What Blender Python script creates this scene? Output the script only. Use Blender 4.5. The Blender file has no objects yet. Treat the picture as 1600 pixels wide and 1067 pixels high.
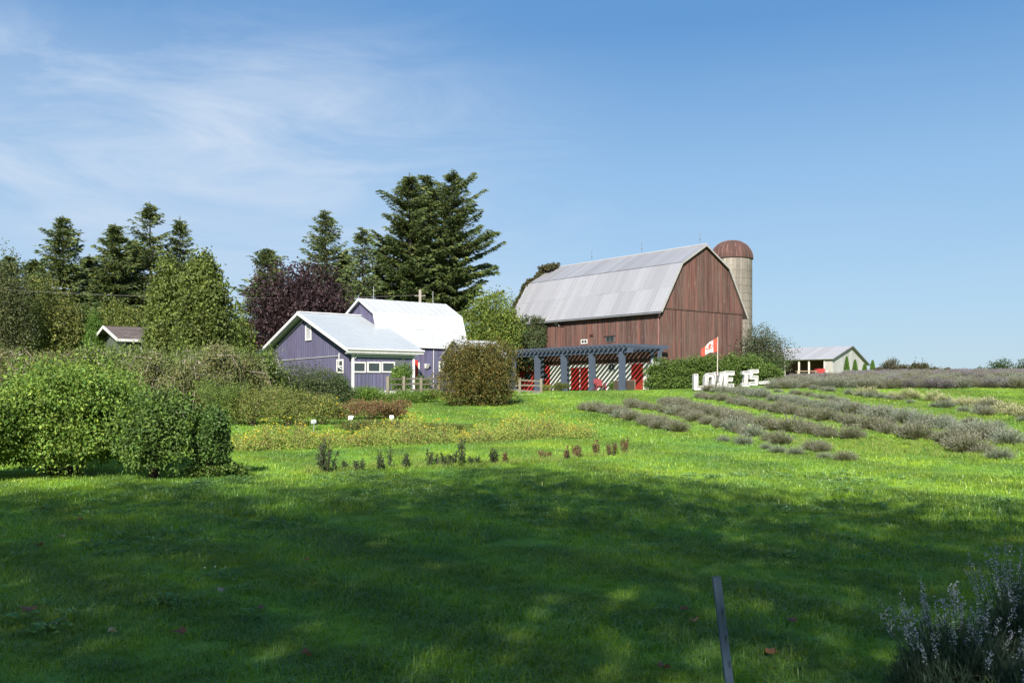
import bpy, math, random
import numpy as np
from mathutils import Vector, Matrix, Euler

S = bpy.context.scene
C = S.collection
rad = math.radians
F = 1450.0; HZ = 608.0; EYE = 1.6           # focal length and horizon in photo pixels, eye height in metres

# ------------------------------------------------------------------ camera, sky, sun, exposure
cd = bpy.data.cameras.new('camera'); cam = bpy.data.objects.new('camera', cd); C.objects.link(cam)
cam.location = (0, 0, EYE); cam.rotation_euler = (rad(90), 0, 0)
cd.sensor_width = 36; cd.lens = 36 * F / 1600; cd.shift_y = (HZ - 533.5) / 1600
cd.clip_end = 6000; cd.clip_start = 0.05
S.camera = cam

SUN_EL = rad(31); SUN_AZ = math.atan2(-0.14, -0.99)      # azimuth of the sun, measured from +Y towards +X
sd = bpy.data.lights.new('sun', 'SUN'); sun = bpy.data.objects.new('sun', sd); C.objects.link(sun)
sd.energy = 4.6; sd.angle = rad(0.55); sd.color = (1.0, 0.93, 0.82)
tosun = Vector((math.sin(SUN_AZ) * math.cos(SUN_EL), math.cos(SUN_AZ) * math.cos(SUN_EL), math.sin(SUN_EL)))
sun.rotation_euler = tosun.to_track_quat('Z', 'Y').to_euler()
S.view_settings.view_transform = 'Standard'; S.view_settings.look = 'None'
S.view_settings.exposure = 1.38; S.view_settings.gamma = 1; S.view_settings.use_curve_mapping = False

W = bpy.data.worlds.new('World'); S.world = W; W.use_nodes = True
nt = W.node_tree; nt.nodes.clear()
def N(nt, t, **k):
    n = nt.nodes.new(t)
    for a, b in k.items():
        if a == 'inp':
            for i, v in b.items(): n.inputs[i].default_value = v
        else: setattr(n, a, b)
    return n
def math_n(nt, op, a, b=None, c=None, clamp=False):
    n = nt.nodes.new('ShaderNodeMath'); n.operation = op; n.use_clamp = clamp
    for i, v in enumerate((a, b, c)):
        if v is None: continue
        if isinstance(v, (int, float)): n.inputs[i].default_value = v
        else: nt.links.new(v, n.inputs[i])
    return n.outputs[0]
def ramp(nt, fac, stops):
    r = nt.nodes.new('ShaderNodeValToRGB'); nt.links.new(fac, r.inputs[0])
    e = r.color_ramp.elements
    while len(e) < len(stops): e.new(0.5)
    for i, (p, c) in enumerate(stops):
        e[i].position = p; e[i].color = (c[0], c[1], c[2], 1) if not isinstance(c, (int, float)) else (c, c, c, 1)
    return r.outputs[0]
def mixc(nt, f, a, b, bt='MIX'):
    m = nt.nodes.new('ShaderNodeMix'); m.data_type = 'RGBA'; m.blend_type = bt
    for s, v in ((m.inputs[0], f), (m.inputs[6], a), (m.inputs[7], b)):
        if isinstance(v, (int, float)): s.default_value = v
        elif isinstance(v, tuple): s.default_value = (*v, 1) if len(v) == 3 else v
        else: nt.links.new(v, s)
    return m.outputs[2]

sky = N(nt, 'ShaderNodeTexSky'); sky.sky_type = 'NISHITA'; sky.sun_disc = False
sky.sun_elevation = SUN_EL; sky.sun_rotation = SUN_AZ; sky.altitude = 300
sky.air_density = 1.0; sky.dust_density = 0.3; sky.ozone_density = 4.0
tc = N(nt, 'ShaderNodeTexCoord'); sep = N(nt, 'ShaderNodeSeparateXYZ'); nt.links.new(tc.outputs['Generated'], sep.inputs[0])
zz = math_n(nt, 'MAXIMUM', sep.outputs[2], 0.02)
# cirrus sheet: direction projected onto a plane high above
zz2 = math_n(nt, 'ADD', zz, 0.06)
cx = math_n(nt, 'DIVIDE', sep.outputs[0], zz2); cy = math_n(nt, 'DIVIDE', sep.outputs[1], zz2)
cmb = N(nt, 'ShaderNodeCombineXYZ'); nt.links.new(cx, cmb.inputs[0]); nt.links.new(cy, cmb.inputs[1])
mp = N(nt, 'ShaderNodeMapping'); nt.links.new(tc.outputs['Generated'], mp.inputs[0])
mp.inputs['Rotation'].default_value = (0, rad(20), 0); mp.inputs['Scale'].default_value = (1.3, 1.3, 5.5)
n1 = N(nt, 'ShaderNodeTexNoise', inp={'Scale': 2.6, 'Detail': 10.0, 'Roughness': 0.62, 'Distortion': 0.65}); nt.links.new(mp.outputs[0], n1.inputs['Vector'])
mp2 = N(nt, 'ShaderNodeMapping'); nt.links.new(tc.outputs['Generated'], mp2.inputs[0])
mp2.inputs['Location'].default_value = (3.1, 1.7, 0.4); mp2.inputs['Rotation'].default_value = (0, rad(24), 0); mp2.inputs['Scale'].default_value = (1.0, 1.0, 2.6)
n2 = N(nt, 'ShaderNodeTexNoise', inp={'Scale': 2.3, 'Detail': 4.0, 'Roughness': 0.55, 'Distortion': 0.6}); nt.links.new(mp2.outputs[0], n2.inputs['Vector'])
fine = ramp(nt, n1.outputs[0], [(0.43, 0.0), (0.72, 1.0)])
big = ramp(nt, n2.outputs[0], [(0.38, 0.0), (0.58, 1.0)])
# cirrus is thick in the west (left) and thins out to clear air in the east
side = N(nt, 'ShaderNodeMapRange', interpolation_type='SMOOTHSTEP'); nt.links.new(sep.outputs[0], side.inputs[0])
side.inputs[1].default_value = 0.18; side.inputs[2].default_value = -0.25; side.inputs[3].default_value = 0.06; side.inputs[4].default_value = 1.0
hi = N(nt, 'ShaderNodeMapRange', interpolation_type='SMOOTHSTEP'); nt.links.new(sep.outputs[2], hi.inputs[0])
hi.inputs[1].default_value = 0.40; hi.inputs[2].default_value = 0.26; hi.inputs[3].default_value = 0.1; hi.inputs[4].default_value = 1.0
m = math_n(nt, 'MULTIPLY', fine, big); m = math_n(nt, 'MULTIPLY', m, side.outputs[0]); m = math_n(nt, 'MULTIPLY', m, hi.outputs[0])
veil = math_n(nt, 'MULTIPLY', math_n(nt, 'MULTIPLY', side.outputs[0], hi.outputs[0]), 0.30)
m = math_n(nt, 'MULTIPLY_ADD', m, 0.85, veil)
# clear autumn air: deeper overhead and milky blue at the horizon than the plain model gives
grad = ramp(nt, math_n(nt, 'MAXIMUM', sep.outputs[2], 0.0), [(0.0, (0.25, 0.35, 0.45)), (0.10, (0.235, 0.355, 0.475)), (0.22, (0.175, 0.31, 0.475)), (0.36, (0.070, 0.195, 0.40)), (0.7, (0.065, 0.18, 0.39)), (1.0, (0.055, 0.16, 0.37))])
gs = N(nt, 'ShaderNodeVectorMath', operation='SCALE'); nt.links.new(grad, gs.inputs[0]); gs.inputs['Scale'].default_value = 10.0
# towards the sun (behind the viewpoint) the sky is paler and brighter
toward = N(nt, 'ShaderNodeMapRange', interpolation_type='SMOOTHSTEP'); nt.links.new(sep.outputs[1], toward.inputs[0])
toward.inputs[1].default_value = -0.7; toward.inputs[2].default_value = 0.35; toward.inputs[3].default_value = 0.0; toward.inputs[4].default_value = 0.82
skyb = mixc(nt, toward.outputs[0], sky.outputs[0], gs.outputs[0])
skyc = mixc(nt, m, skyb, (3.9, 4.6, 5.6))
bg = N(nt, 'ShaderNodeBackground'); nt.links.new(skyc, bg.inputs[0]); bg.inputs[1].default_value = 0.0615
out = N(nt, 'ShaderNodeOutputWorld'); nt.links.new(bg.outputs[0], out.inputs[0])

# ------------------------------------------------------------------ helpers
def tag(o, label=None, cat=None, group=None, kind=None):
    if label: o['label'] = label
    if cat: o['category'] = cat
    if group: o['group'] = group
    if kind: o['kind'] = kind
    return o
def thing(name, label, cat, loc=(0, 0, 0), rz=0, group=None):
    o = bpy.data.objects.new(name, None); C.objects.link(o)
    o.empty_display_size = 0.3
    o.location = loc; o.rotation_euler = (0, 0, rz)
    return tag(o, label, cat, group)
def copy_tree(o, parent=None):
    c = o.copy(); C.objects.link(c); c.parent = parent
    for ch in o.children: copy_tree(ch, c)
    return c

def nrm(v): return v / np.maximum(np.linalg.norm(v, axis=-1, keepdims=True), 1e-9)

class MB:
    """collects geometry for one mesh object"""
    def __init__(s):
        s.V = []; s.L = []; s.T = []; s.C = []; s.M = []; s.n = 0; s.X = None
    def add(s, V, Fc, col=(1, 1, 1), m=0):
        V = np.asarray(V, float).reshape(-1, 3); Fc = np.asarray(Fc, np.int64)
        if Fc.ndim == 1: Fc = Fc[None]
        if s.X is not None:
            o, a, b, c = s.X
            V = np.array(o) + V[:, :1] * np.array(a) + V[:, 1:2] * np.array(b) + V[:, 2:] * np.array(c)
        col = np.asarray(col, float)
        if col.ndim == 1: col = np.repeat(col[None], len(V), 0)
        s.V.append(V); s.C.append(col); s.L.append((Fc + s.n).ravel())
        s.T.append(np.full(len(Fc), Fc.shape[1])); s.M.append(np.full(len(Fc), m)); s.n += len(V)
    def hexa(s, P, col=(1, 1, 1), m=0):   # P: 4 bottom ccw then 4 top
        s.add(P, [[3, 2, 1, 0], [4, 5, 6, 7], [0, 1, 5, 4], [1, 2, 6, 5], [2, 3, 7, 6], [3, 0, 4, 7]], col, m)
    def box(s, x0, x1, y0, y1, z0, z1, col=(1, 1, 1), m=0):
        s.hexa([(x0, y0, z0), (x1, y0, z0), (x1, y1, z0), (x0, y1, z0), (x0, y0, z1), (x1, y0, z1), (x1, y1, z1), (x0, y1, z1)], col, m)
    def bar(s, a, b, w, h, col=(1, 1, 1), m=0, up=(0, 0, 1)):
        a = np.array(a, float); b = np.array(b, float); d = nrm(b - a); u = np.array(up, float)
        sd = nrm(np.cross(d, u)); uu = np.cross(sd, d)
        P = []
        for p in (a, b):
            for (i, j) in ((-1, -1), (1, -1), (1, 1), (-1, 1)): P.append(p + sd * i * w / 2 + uu * j * h / 2)
        s.hexa(P, col, m)
    def slab(s, q, th, col=(1, 1, 1), m=0):   # quad q (4 pts) thickened downwards along its normal
        q = np.array(q, float); n = nrm(np.cross(q[1] - q[0], q[3] - q[0]))
        s.hexa(list(q - n * th) + list(q), col, m)
    def tube(s, P, R, k=6, col=(1, 1, 1), m=0, cap=True):
        P = np.asarray(P, float); R = np.broadcast_to(np.asarray(R, float), (len(P),))
        D = nrm(np.gradient(P, axis=0)); ref = np.array([0.3, 0.2, 0.93]) if abs(D[0][2]) < 0.8 else np.array([1, 0.1, 0])
        A = nrm(np.cross(D, ref)); B = np.cross(D, A)
        t = np.arange(k) * 2 * math.pi / k
        V = P[:, None] + R[:, None, None] * (np.cos(t)[None, :, None] * A[:, None] + np.sin(t)[None, :, None] * B[:, None])
        n = len(P); f = []
        for i in range(n - 1):
            for j in range(k): f.append((i * k + j, i * k + (j + 1) % k, (i + 1) * k + (j + 1) % k, (i + 1) * k + j))
        s.add(V.reshape(-1, 3), f, col, m)
        if cap:
            s.add(V[-1], [list(range(k))], col, m); s.add(V[0], [list(range(k))[::-1]], col, m)
    def leaves(s, P, D, L, Wd, col, rng, fold=0.25, m=0, flat=None):
        """folded leaf quads at P pointing along D; flat: preferred leaf normal"""
        n = len(P); D = nrm(D)
        r = nrm(rng.normal(size=(n, 3))) if flat is None else nrm(np.broadcast_to(flat, (n, 3)) + 0.7 * rng.normal(size=(n, 3)))
        sd = nrm(np.cross(D, r)); up = np.cross(sd, D)
        L = np.broadcast_to(L, (n,))[:, None]; Wd = np.broadcast_to(Wd, (n,))[:, None]
        mid = P + D * L * 0.45
        V = np.stack([P, mid + sd * Wd / 2 + up * Wd * fold, P + D * L, mid - sd * Wd / 2 + up * Wd * fold], 1).reshape(-1, 3)
        s.add(V, np.arange(4 * n).reshape(n, 4), np.repeat(np.asarray(col), 4, 0) if np.ndim(col) == 2 else col, m)
    def build(s, name, mats, parent=None, loc=None, rz=0, smooth=False, label=None, cat=None, group=None, kind=None, mesh_only=False):
        V = np.concatenate(s.V); L = np.concatenate(s.L); T = np.concatenate(s.T); M = np.concatenate(s.M); Cc = np.concatenate(s.C)
        me = bpy.data.meshes.new(name)
        me.vertices.add(len(V)); me.vertices.foreach_set('co', V.ravel())
        me.loops.add(len(L)); me.loops.foreach_set('vertex_index', L.astype(np.int32))
        me.polygons.add(len(T)); st = np.concatenate([[0], np.cumsum(T)[:-1]])
        me.polygons.foreach_set('loop_start', st.astype(np.int32)); me.polygons.foreach_set('loop_total', T.astype(np.int32))
        me.polygons.foreach_set('material_index', M.astype(np.int32))
        me.polygons.foreach_set('use_smooth', np.full(len(T), bool(smooth)))
        me.update(calc_edges=True)
        at = me.attributes.new('tint', 'FLOAT_COLOR', 'POINT')
        at.data.foreach_set('color', np.concatenate([Cc, np.ones((len(Cc), 1))], 1).astype(np.float32).ravel())
        for mm in (mats if isinstance(mats, (list, tuple)) else [mats]): me.materials.append(mm)
        if mesh_only: return me
        o = bpy.data.objects.new(name, me); C.objects.link(o)
        if parent: o.parent = parent
        if loc is not None: o.location = loc
        if rz: o.rotation_euler = (0, 0, rz)
        return tag(o, label, cat, group, kind)

def palette(rng, n, cols, var=0.18):
    cols = np.array(cols); i = rng.integers(0, len(cols), n); j = rng.integers(0, len(cols), n); t = rng.random((n, 1))
    return np.clip((cols[i] * (1 - t) + cols[j] * t) * (1 + var * rng.normal(size=(n, 1))), 0.004, 0.95)

# ------------------------------------------------------------------ materials
MAT = {}
def newmat(name):
    m = bpy.data.materials.new(name); m.use_nodes = True; MAT[name] = m
    b = m.node_tree.nodes['Principled BSDF']; return m, m.node_tree, b
def tintnode(t):
    a = t.nodes.new('ShaderNodeAttribute'); a.attribute_name = 'tint'; return a.outputs['Color']
def noise(t, scale, detail=4, rough=0.55, vec=None, stretch=None, coord='Object'):
    n = t.nodes.new('ShaderNodeTexNoise'); n.inputs['Scale'].default_value = scale; n.inputs['Detail'].default_value = detail; n.inputs['Roughness'].default_value = rough
    if vec is None:
        c = t.nodes.new('ShaderNodeTexCoord'); vec = c.outputs[coord]
    if stretch:
        mp = t.nodes.new('ShaderNodeMapping'); mp.inputs['Scale'].default_value = stretch; t.links.new(vec, mp.inputs[0]); vec = mp.outputs[0]
    t.links.new(vec, n.inputs['Vector']); return n.outputs[0]
def bump(t, b, h, strength=0.3, dist=0.02):
    n = t.nodes.new('ShaderNodeBump'); n.inputs['Strength'].default_value = strength; n.inputs['Distance'].default_value = dist
    t.links.new(h, n.inputs['Height']); t.links.new(n.outputs[0], b.inputs['Normal'])
def leafmat(name, transl=0.3, rough=0.55, spec=0.3, gain=1.25):
    m, t, b = newmat(name); tn = mixc(t, 1.0, tintnode(t), (gain, gain, gain), 'MULTIPLY')
    t.links.new(tn, b.inputs['Base Color']); b.inputs['Roughness'].default_value = rough; b.inputs['Specular IOR Level'].default_value = spec
    tr = t.nodes.new('ShaderNodeBsdfTranslucent'); tc_ = mixc(t, 1.0, tn, (1.5, 1.35, 0.55), 'MULTIPLY'); t.links.new(tc_, tr.inputs[0])
    mx = t.nodes.new('ShaderNodeMixShader'); mx.inputs[0].default_value = transl
    t.links.new(b.outputs[0], mx.inputs[1]); t.links.new(tr.outputs[0], mx.inputs[2])
    t.links.new(mx.outputs[0], t.nodes['Material Output'].inputs[0]); return m
leafmat('leaf', 0.32); leafmat('needle', 0.18, 0.6, 0.25, 1.3); leafmat('petal', 0.4, 0.7, 0.1, 1.0)

def tinted(name, rough=0.7, metal=0.0, nscale=0, namt=0.25, stretch=None, bstr=0.0, spec=0.5, dark=(0.5, 0.5, 0.5), gain=1.0):
    m, t, b = newmat(name); c = mixc(t, 1.0, tintnode(t), (gain, gain, gain), 'MULTIPLY')
    b.inputs['Roughness'].default_value = rough; b.inputs['Metallic'].default_value = metal; b.inputs['Specular IOR Level'].default_value = spec
    if nscale:
        f = noise(t, nscale, 6, 0.6, stretch=stretch); f2 = ramp(t, f, [(0.35, 0.0), (0.7, 1.0)])
        f3 = math_n(t, 'MULTIPLY', f2, namt); c = mixc(t, f3, c, mixc(t, 1.0, c, dark, 'MULTIPLY'))
        if bstr: bump(t, b, f, bstr)
    t.links.new(c, b.inputs['Base Color']); return m
tinted('paint', 0.6, nscale=5, namt=0.45, stretch=(1, 1, 0.35), gain=0.7)
tinted('bark', 0.9, nscale=9, namt=0.8, stretch=(1, 1, 0.3), bstr=0.6)
tinted('post_wood', 0.85, nscale=8, namt=0.7, stretch=(1, 1, 0.2), bstr=0.4)
tinted('metal', 0.4, 0.6, nscale=5, namt=0.4)
tinted('cloth', 0.85)
tinted('plain', 0.6)

def barnwood():
    m, t, b = newmat('barn_wood'); c = tintnode(t)
    g = noise(t, 2.2, 8, 0.65, stretch=(6, 6, 0.35)); w = noise(t, 0.35, 5, 0.6); st = noise(t, 1.0, 6, 0.7, stretch=(5, 5, 0.16))
    c = mixc(t, ramp(t, g, [(0.34, 0.1), (0.66, 0.9)]), c, (0.112, 0.086, 0.075))          # silvered grain
    c = mixc(t, ramp(t, w, [(0.45, 0.0), (0.75, 0.35)]), c, (0.12, 0.045, 0.035))            # faded red paint left in patches
    c = mixc(t, ramp(t, st, [(0.44, 0.0), (0.64, 0.9)]), c, (0.04, 0.024, 0.022))        # dark rot streaks
    pe = noise(t, 1.6, 7, 0.75, stretch=(7, 7, 0.5))
    c = mixc(t, ramp(t, pe, [(0.60, 0.0), (0.70, 0.7)]), c, (0.26, 0.235, 0.205))           # pale peeled flecks
    t.links.new(c, b.inputs['Base Color']); b.inputs['Roughness'].default_value = 0.9; b.inputs['Specular IOR Level'].default_value = 0.2
    bump(t, b, g, 0.5)
barnwood()
def roofmetal(name, stain, amt, rough=0.45, metal=0.35):
    m, t, b = newmat(name); c = tintnode(t)
    st = noise(t, 0.8, 8, 0.7, stretch=(1.0, 3.2, 1.0)); w = noise(t, 3.0, 6, 0.65)
    c = mixc(t, math_n(t, 'MULTIPLY', ramp(t, st, [(0.5, 0.0), (0.78, 1.0)]), amt), c, stain)
    c = mixc(t, math_n(t, 'MULTIPLY', ramp(t, w, [(0.5, 0.0), (0.75, 1.0)]), amt * 0.6), c, stain)
    t.links.new(c, b.inputs['Base Color']); b.inputs['Roughness'].default_value = rough; b.inputs['Metallic'].default_value = metal
    bump(t, b, w, 0.1)
roofmetal('roof_tin', (0.30, 0.27, 0.26), 0.5); roofmetal('roof_white', (0.42, 0.44, 0.45), 0.35, 0.5, 0.0)
def concrete(name, base, dark, streak=(3, 3, 0.25), amt=0.8, ws=4.0, wa=0.4):
    m, t, b = newmat(name)
    st = noise(t, 0.9, 8, 0.7, stretch=streak); w = noise(t, ws, 8, 0.7)
    c = mixc(t, math_n(t, 'MULTIPLY', ramp(t, st, [(0.38, 0.0), (0.62, 1.0)]), amt), mixc(t, 1.0, base, tintnode(t), 'MULTIPLY'), dark)
    c = mixc(t, math_n(t, 'MULTIPLY', ramp(t, w, [(0.4, 0.0), (0.7, 1.0)]), wa), c, dark)
    t.links.new(c, b.inputs['Base Color']); b.inputs['Roughness'].default_value = 0.9; bump(t, b, w, 0.4)
concrete('silo_concrete', (0.29, 0.265, 0.22), (0.09, 0.08, 0.07), (1.3, 1.3, 0.06), 0.95, 0.5, 0.75); concrete('silo_rust', (0.068, 0.030, 0.024), (0.03, 0.016, 0.014), amt=0.7)
concrete('limewash', (0.50, 0.50, 0.49), (0.30, 0.29, 0.28), amt=0.35)
concrete('red_wash', (0.36, 0.022, 0.016), (0.30, 0.025, 0.02), amt=0.5)
concrete('footing', (0.6, 0.6, 0.58), (0.3, 0.3, 0.28), amt=0.5)
def glassmat():
    m, t, b = newmat('window_glass'); b.inputs['Base Color'].default_value = (0.02, 0.03, 0.035, 1); b.inputs['Roughness'].default_value = 0.08
    b.inputs['Specular IOR Level'].default_value = 0.8
glassmat()

def grass_colour(t):
    """shared by the turf and the blades: patches of blue-green for dew and a lifted tree shade, yellow-green and mowing lines, from the world position"""
    g = t.nodes.new('ShaderNodeNewGeometry'); p = g.outputs['Position']
    a = noise(t, 0.32, 5, 0.6, vec=p); b_ = noise(t, 2.1, 5, 0.65, vec=p); c = noise(t, 0.75, 3, 0.5, vec=p, stretch=(1.0, 0.35, 1))
    col = ramp(t, a, [(0.30, (0.085, 0.185, 0.022)), (0.5, (0.155, 0.260, 0.018)), (0.72, (0.225, 0.310, 0.016))])
    col = mixc(t, math_n(t, 'MULTIPLY', ramp(t, b_, [(0.45, 0.0), (0.72, 1.0)]), 0.7), col, (0.090, 0.205, 0.070))  # dew tint, also lightened to lift the colour of the tree shade
    col = mixc(t, math_n(t, 'MULTIPLY', ramp(t, c, [(0.55, 0.0), (0.75, 1.0)]), 0.35), col, (0.150, 0.180, 0.030))
    sp = t.nodes.new('ShaderNodeSeparateXYZ'); t.links.new(p, sp.inputs[0])
    # mower passes follow the edge of the lavender field, running away from the road
    arc = math_n(t, 'DIVIDE', math_n(t, 'SUBTRACT', sp.outputs[0], 12.5), math_n(t, 'ADD', sp.outputs[1], 8.0))
    s = math_n(t, 'SINE', math_n(t, 'MULTIPLY_ADD', arc, 62.0, math_n(t, 'MULTIPLY', a, 9.0)))
    s = math_n(t, 'MULTIPLY_ADD', s, 0.2, 1.08)
    m = t.nodes.new('ShaderNodeVectorMath'); m.operation = 'SCALE'; t.links.new(col, m.inputs[0]); t.links.new(s, m.inputs['Scale'])
    return m.outputs[0]
def turf():
    m, t, b = newmat('turf'); c = grass_colour(t)
    f = noise(t, 14, 6, 0.7); c = mixc(t, math_n(t, 'MULTIPLY', ramp(t, f, [(0.4, 0.0), (0.7, 1.0)]), 0.4), c, (0.07, 0.12, 0.03))
    t.links.new(c, b.inputs['Base Color']); b.inputs['Roughness'].default_value = 0.95; b.inputs['Specular IOR Level'].default_value = 0.1
    bump(t, b, noise(t, 9, 5, 0.7), 0.5, 0.05)
turf()
def blade():
    m, t, b = newmat('grass_blade'); c = mixc(t, 1.0, grass_colour(t), tintnode(t), 'MULTIPLY')
    t.links.new(c, b.inputs['Base Color']); b.inputs['Roughness'].default_value = 0.42; b.inputs['Specular IOR Level'].default_value = 0.4; b.inputs['Sheen Weight'].default_value = 0.12; b.inputs['Sheen Tint'].default_value = (0.7, 1, 0.6, 1); b.inputs['Sheen Roughness'].default_value = 0.6
    tr = t.nodes.new('ShaderNodeBsdfTranslucent'); t.links.new(mixc(t, 1.0, c, (2.0, 1.6, 0.45), 'MULTIPLY'), tr.inputs[0])
    mx = t.nodes.new('ShaderNodeMixShader'); mx.inputs[0].default_value = 0.38
    t.links.new(b.outputs[0], mx.inputs[1]); t.links.new(tr.outputs[0], mx.inputs[2]); t.links.new(mx.outputs[0], t.nodes['Material Output'].inputs[0])
blade()

# ------------------------------------------------------------------ terrain
YS = np.array([0, 10, 20, 30, 40, 50, 60, 70, 80, 100, 150, 200, 300, 600, 3000.])
AS = np.array([-0.7, -0.3, -0.1, 0.05, 0.15, 0.25, 0.4, 0.6])
ZT = np.array([
 [0, 0, .02, .15, .32, .55, .80, 1.0, 1.1, 1.2, 1.3, 1.2, .8, 0, 0],
 [0, 0, .02, .18, .38, .64, .95, 1.2, 1.3, 1.3, 1.4, 1.3, .8, 0, 0],
 [0, 0, .02, .20, .42, .72, 1.08, 1.35, 1.42, 1.45, 1.6, 1.5, .9, 0, 0],
 [0, 0, .03, .22, .48, .82, 1.18, 1.42, 1.46, 1.5, 2.0, 2.0, 1.2, 0, 0],
 [0, 0, .05, .27, .60, 1.0, 1.36, 1.46, 1.50, 1.8, 2.8, 2.9, 2.0, 0, 0],
 [0, 0, .06, .33, .74, 1.2, 1.62, 1.86, 2.12, 2.6, 3.62, 3.7, 2.4, 0, 0],
 [0, 0, .10, .42, .86, 1.30, 1.72, 2.12, 2.48, 3.05, 3.85, 3.8, 2.4, 0, 0],
 [0, .02, .15, .52, .98, 1.44, 1.88, 2.3, 2.68, 3.2, 3.9, 3.8, 2.4, 0, 0]])
def H0(x, y):
    yy = np.clip(y, 0, 2999); a = np.clip(x / np.maximum(yy, 9), -0.699, 0.599)
    j = np.clip(np.searchsorted(YS, yy, 'right') - 1, 0, len(YS) - 2); i = np.clip(np.searchsorted(AS, a, 'right') - 1, 0, len(AS) - 2)
    u = (yy - YS[j]) / (YS[j + 1] - YS[j]); v = (a - AS[i]) / (AS[i + 1] - AS[i])
    return (ZT[i, j] * (1 - u) + ZT[i, j + 1] * u) * (1 - v) + (ZT[i + 1, j] * (1 - u) + ZT[i + 1, j + 1] * u) * v
def H(x, y):
    x = np.asarray(x, float); y = np.asarray(y, float); r = 1.0 + 0.06 * np.abs(y); z = 0; n = 0
    for i in (-1, 0, 1):
        for j in (-1, -0.5, 0, 0.5, 1):
            z = z + H0(x + i * r * 0.7, y + j * r); n += 1
    z = z / n
    return z + 0.018 * np.sin(x * 1.3 + 0.7 * np.sin(y * 0.9)) * np.sin(y * 1.1 + 0.5) + 0.02 * np.sin(x * 0.43 + 1) * np.sin(y * 0.37) - 0.02
def hz(x, y): return float(H(x, y))
def at(px, Y, dz=0):
    X = (px - 800) / F * Y; return (X, Y, hz(X, Y) + dz)
_ys = np.concatenate([np.arange(3, 60, 0.1), np.arange(60, 200, 0.5)])
def gp(px, py):
    """the point of the ground that the photograph shows at this pixel"""
    X = (px - 800) / F * _ys; pr = HZ + (EYE - H(X, _ys)) / _ys * F
    k = int(np.argmax(pr <= py)) if (pr <= py).any() else len(_ys) - 1
    Y = float(_ys[k]); return (float(X[k]), Y, hz(X[k], Y))
def zpx(py, Y): return EYE + (HZ - py) / F * Y

def make_ground():
    t = np.linspace(-1, 1, 300); X = np.sign(t) * (np.abs(t) * 45 + (np.abs(t) ** 6) * 3000)
    s = np.linspace(0, 1, 330); Y = -45 + s * 190 + s ** 9 * 3800
    gx, gy = np.meshgrid(X, Y); gz = H(gx, gy)
    V = np.stack([gx, gy, gz], -1).reshape(-1, 3); w = len(X); h = len(Y)
    i = np.arange(w - 1)[None] + np.arange(h - 1)[:, None] * w
    Fq = np.stack([i, i + 1, i + 1 + w, i + w], -1).reshape(-1, 4)
    b = MB(); b.add(V, Fq); b.build('ground', MAT['turf'], smooth=True, kind='structure', label='mown green lawn rising gently towards the barns')
make_ground()

# instancing of many small stuff pieces on points (grass, far lavender) by geometry nodes
def scatter(name, src_meshes, pts, rots, scales, label, cat=None, idx=None):
    me = bpy.data.meshes.new(name); me.vertices.add(len(pts)); me.vertices.foreach_set('co', np.asarray(pts, np.float32).ravel())
    a = me.attributes.new('rot', 'FLOAT_VECTOR', 'POINT'); a.data.foreach_set('vector', np.asarray(rots, np.float32).ravel())
    a = me.attributes.new('scl', 'FLOAT', 'POINT'); a.data.foreach_set('value', np.asarray(scales, np.float32))
    a = me.attributes.new('idx', 'INT', 'POINT'); a.data.foreach_set('value', np.asarray(idx if idx is not None else np.arange(len(pts)) % len(src_meshes), np.int32))
    o = bpy.data.objects.new(name, me); C.objects.link(o); tag(o, label, cat, kind='stuff')
    ng = bpy.data.node_groups.new(name, 'GeometryNodeTree')
    ng.interface.new_socket('Geometry', in_out='INPUT', socket_type='NodeSocketGeometry'); ng.interface.new_socket('Geometry', in_out='OUTPUT', socket_type='NodeSocketGeometry')
    gi = ng.nodes.new('NodeGroupInput'); go = ng.nodes.new('NodeGroupOutput'); g2i = ng.nodes.new('GeometryNodeGeometryToInstance')
    mp = ng.nodes.new('GeometryNodeMeshToPoints'); ng.links.new(gi.outputs[0], mp.inputs[0])
    ip = ng.nodes.new('GeometryNodeInstanceOnPoints'); ng.links.new(mp.outputs[0], ip.inputs['Points'])
    for k, sm in enumerate(reversed(src_meshes)):
        so = bpy.data.objects.new(sm.name + '_piece', sm)
        oi = ng.nodes.new('GeometryNodeObjectInfo'); oi.inputs[0].default_value = so; oi.inputs['As Instance'].default_value = True
        ng.links.new(oi.outputs['Geometry'], g2i.inputs[0])
    ng.links.new(g2i.outputs[0], ip.inputs['Instance'])
    ip.inputs['Pick Instance'].default_value = True
    for nm, sk, dt in (('idx', 'Instance Index', 'INT'), ('rot', 'Rotation', 'FLOAT_VECTOR'), ('scl', 'Scale', 'FLOAT')):
        na = ng.nodes.new('GeometryNodeInputNamedAttribute'); na.data_type = dt; na.inputs[0].default_value = nm
        ng.links.new(na.outputs[0], ip.inputs[sk])
    ng.links.new(ip.outputs[0], go.inputs[0])
    md = o.modifiers.new('scatter', 'NODES'); md.node_group = ng
    return o

def tilt_euler(x, y, ang):
    e = 0.5; n = Vector((-(hz(x + e, y) - hz(x - e, y)) / (2 * e), -(hz(x, y + e) - hz(x, y - e)) / (2 * e), 1)).normalized()
    return (Vector((0, 0, 1)).rotation_difference(n).to_matrix() @ Matrix.Rotation(ang, 3, 'Z')).to_euler()

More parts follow.
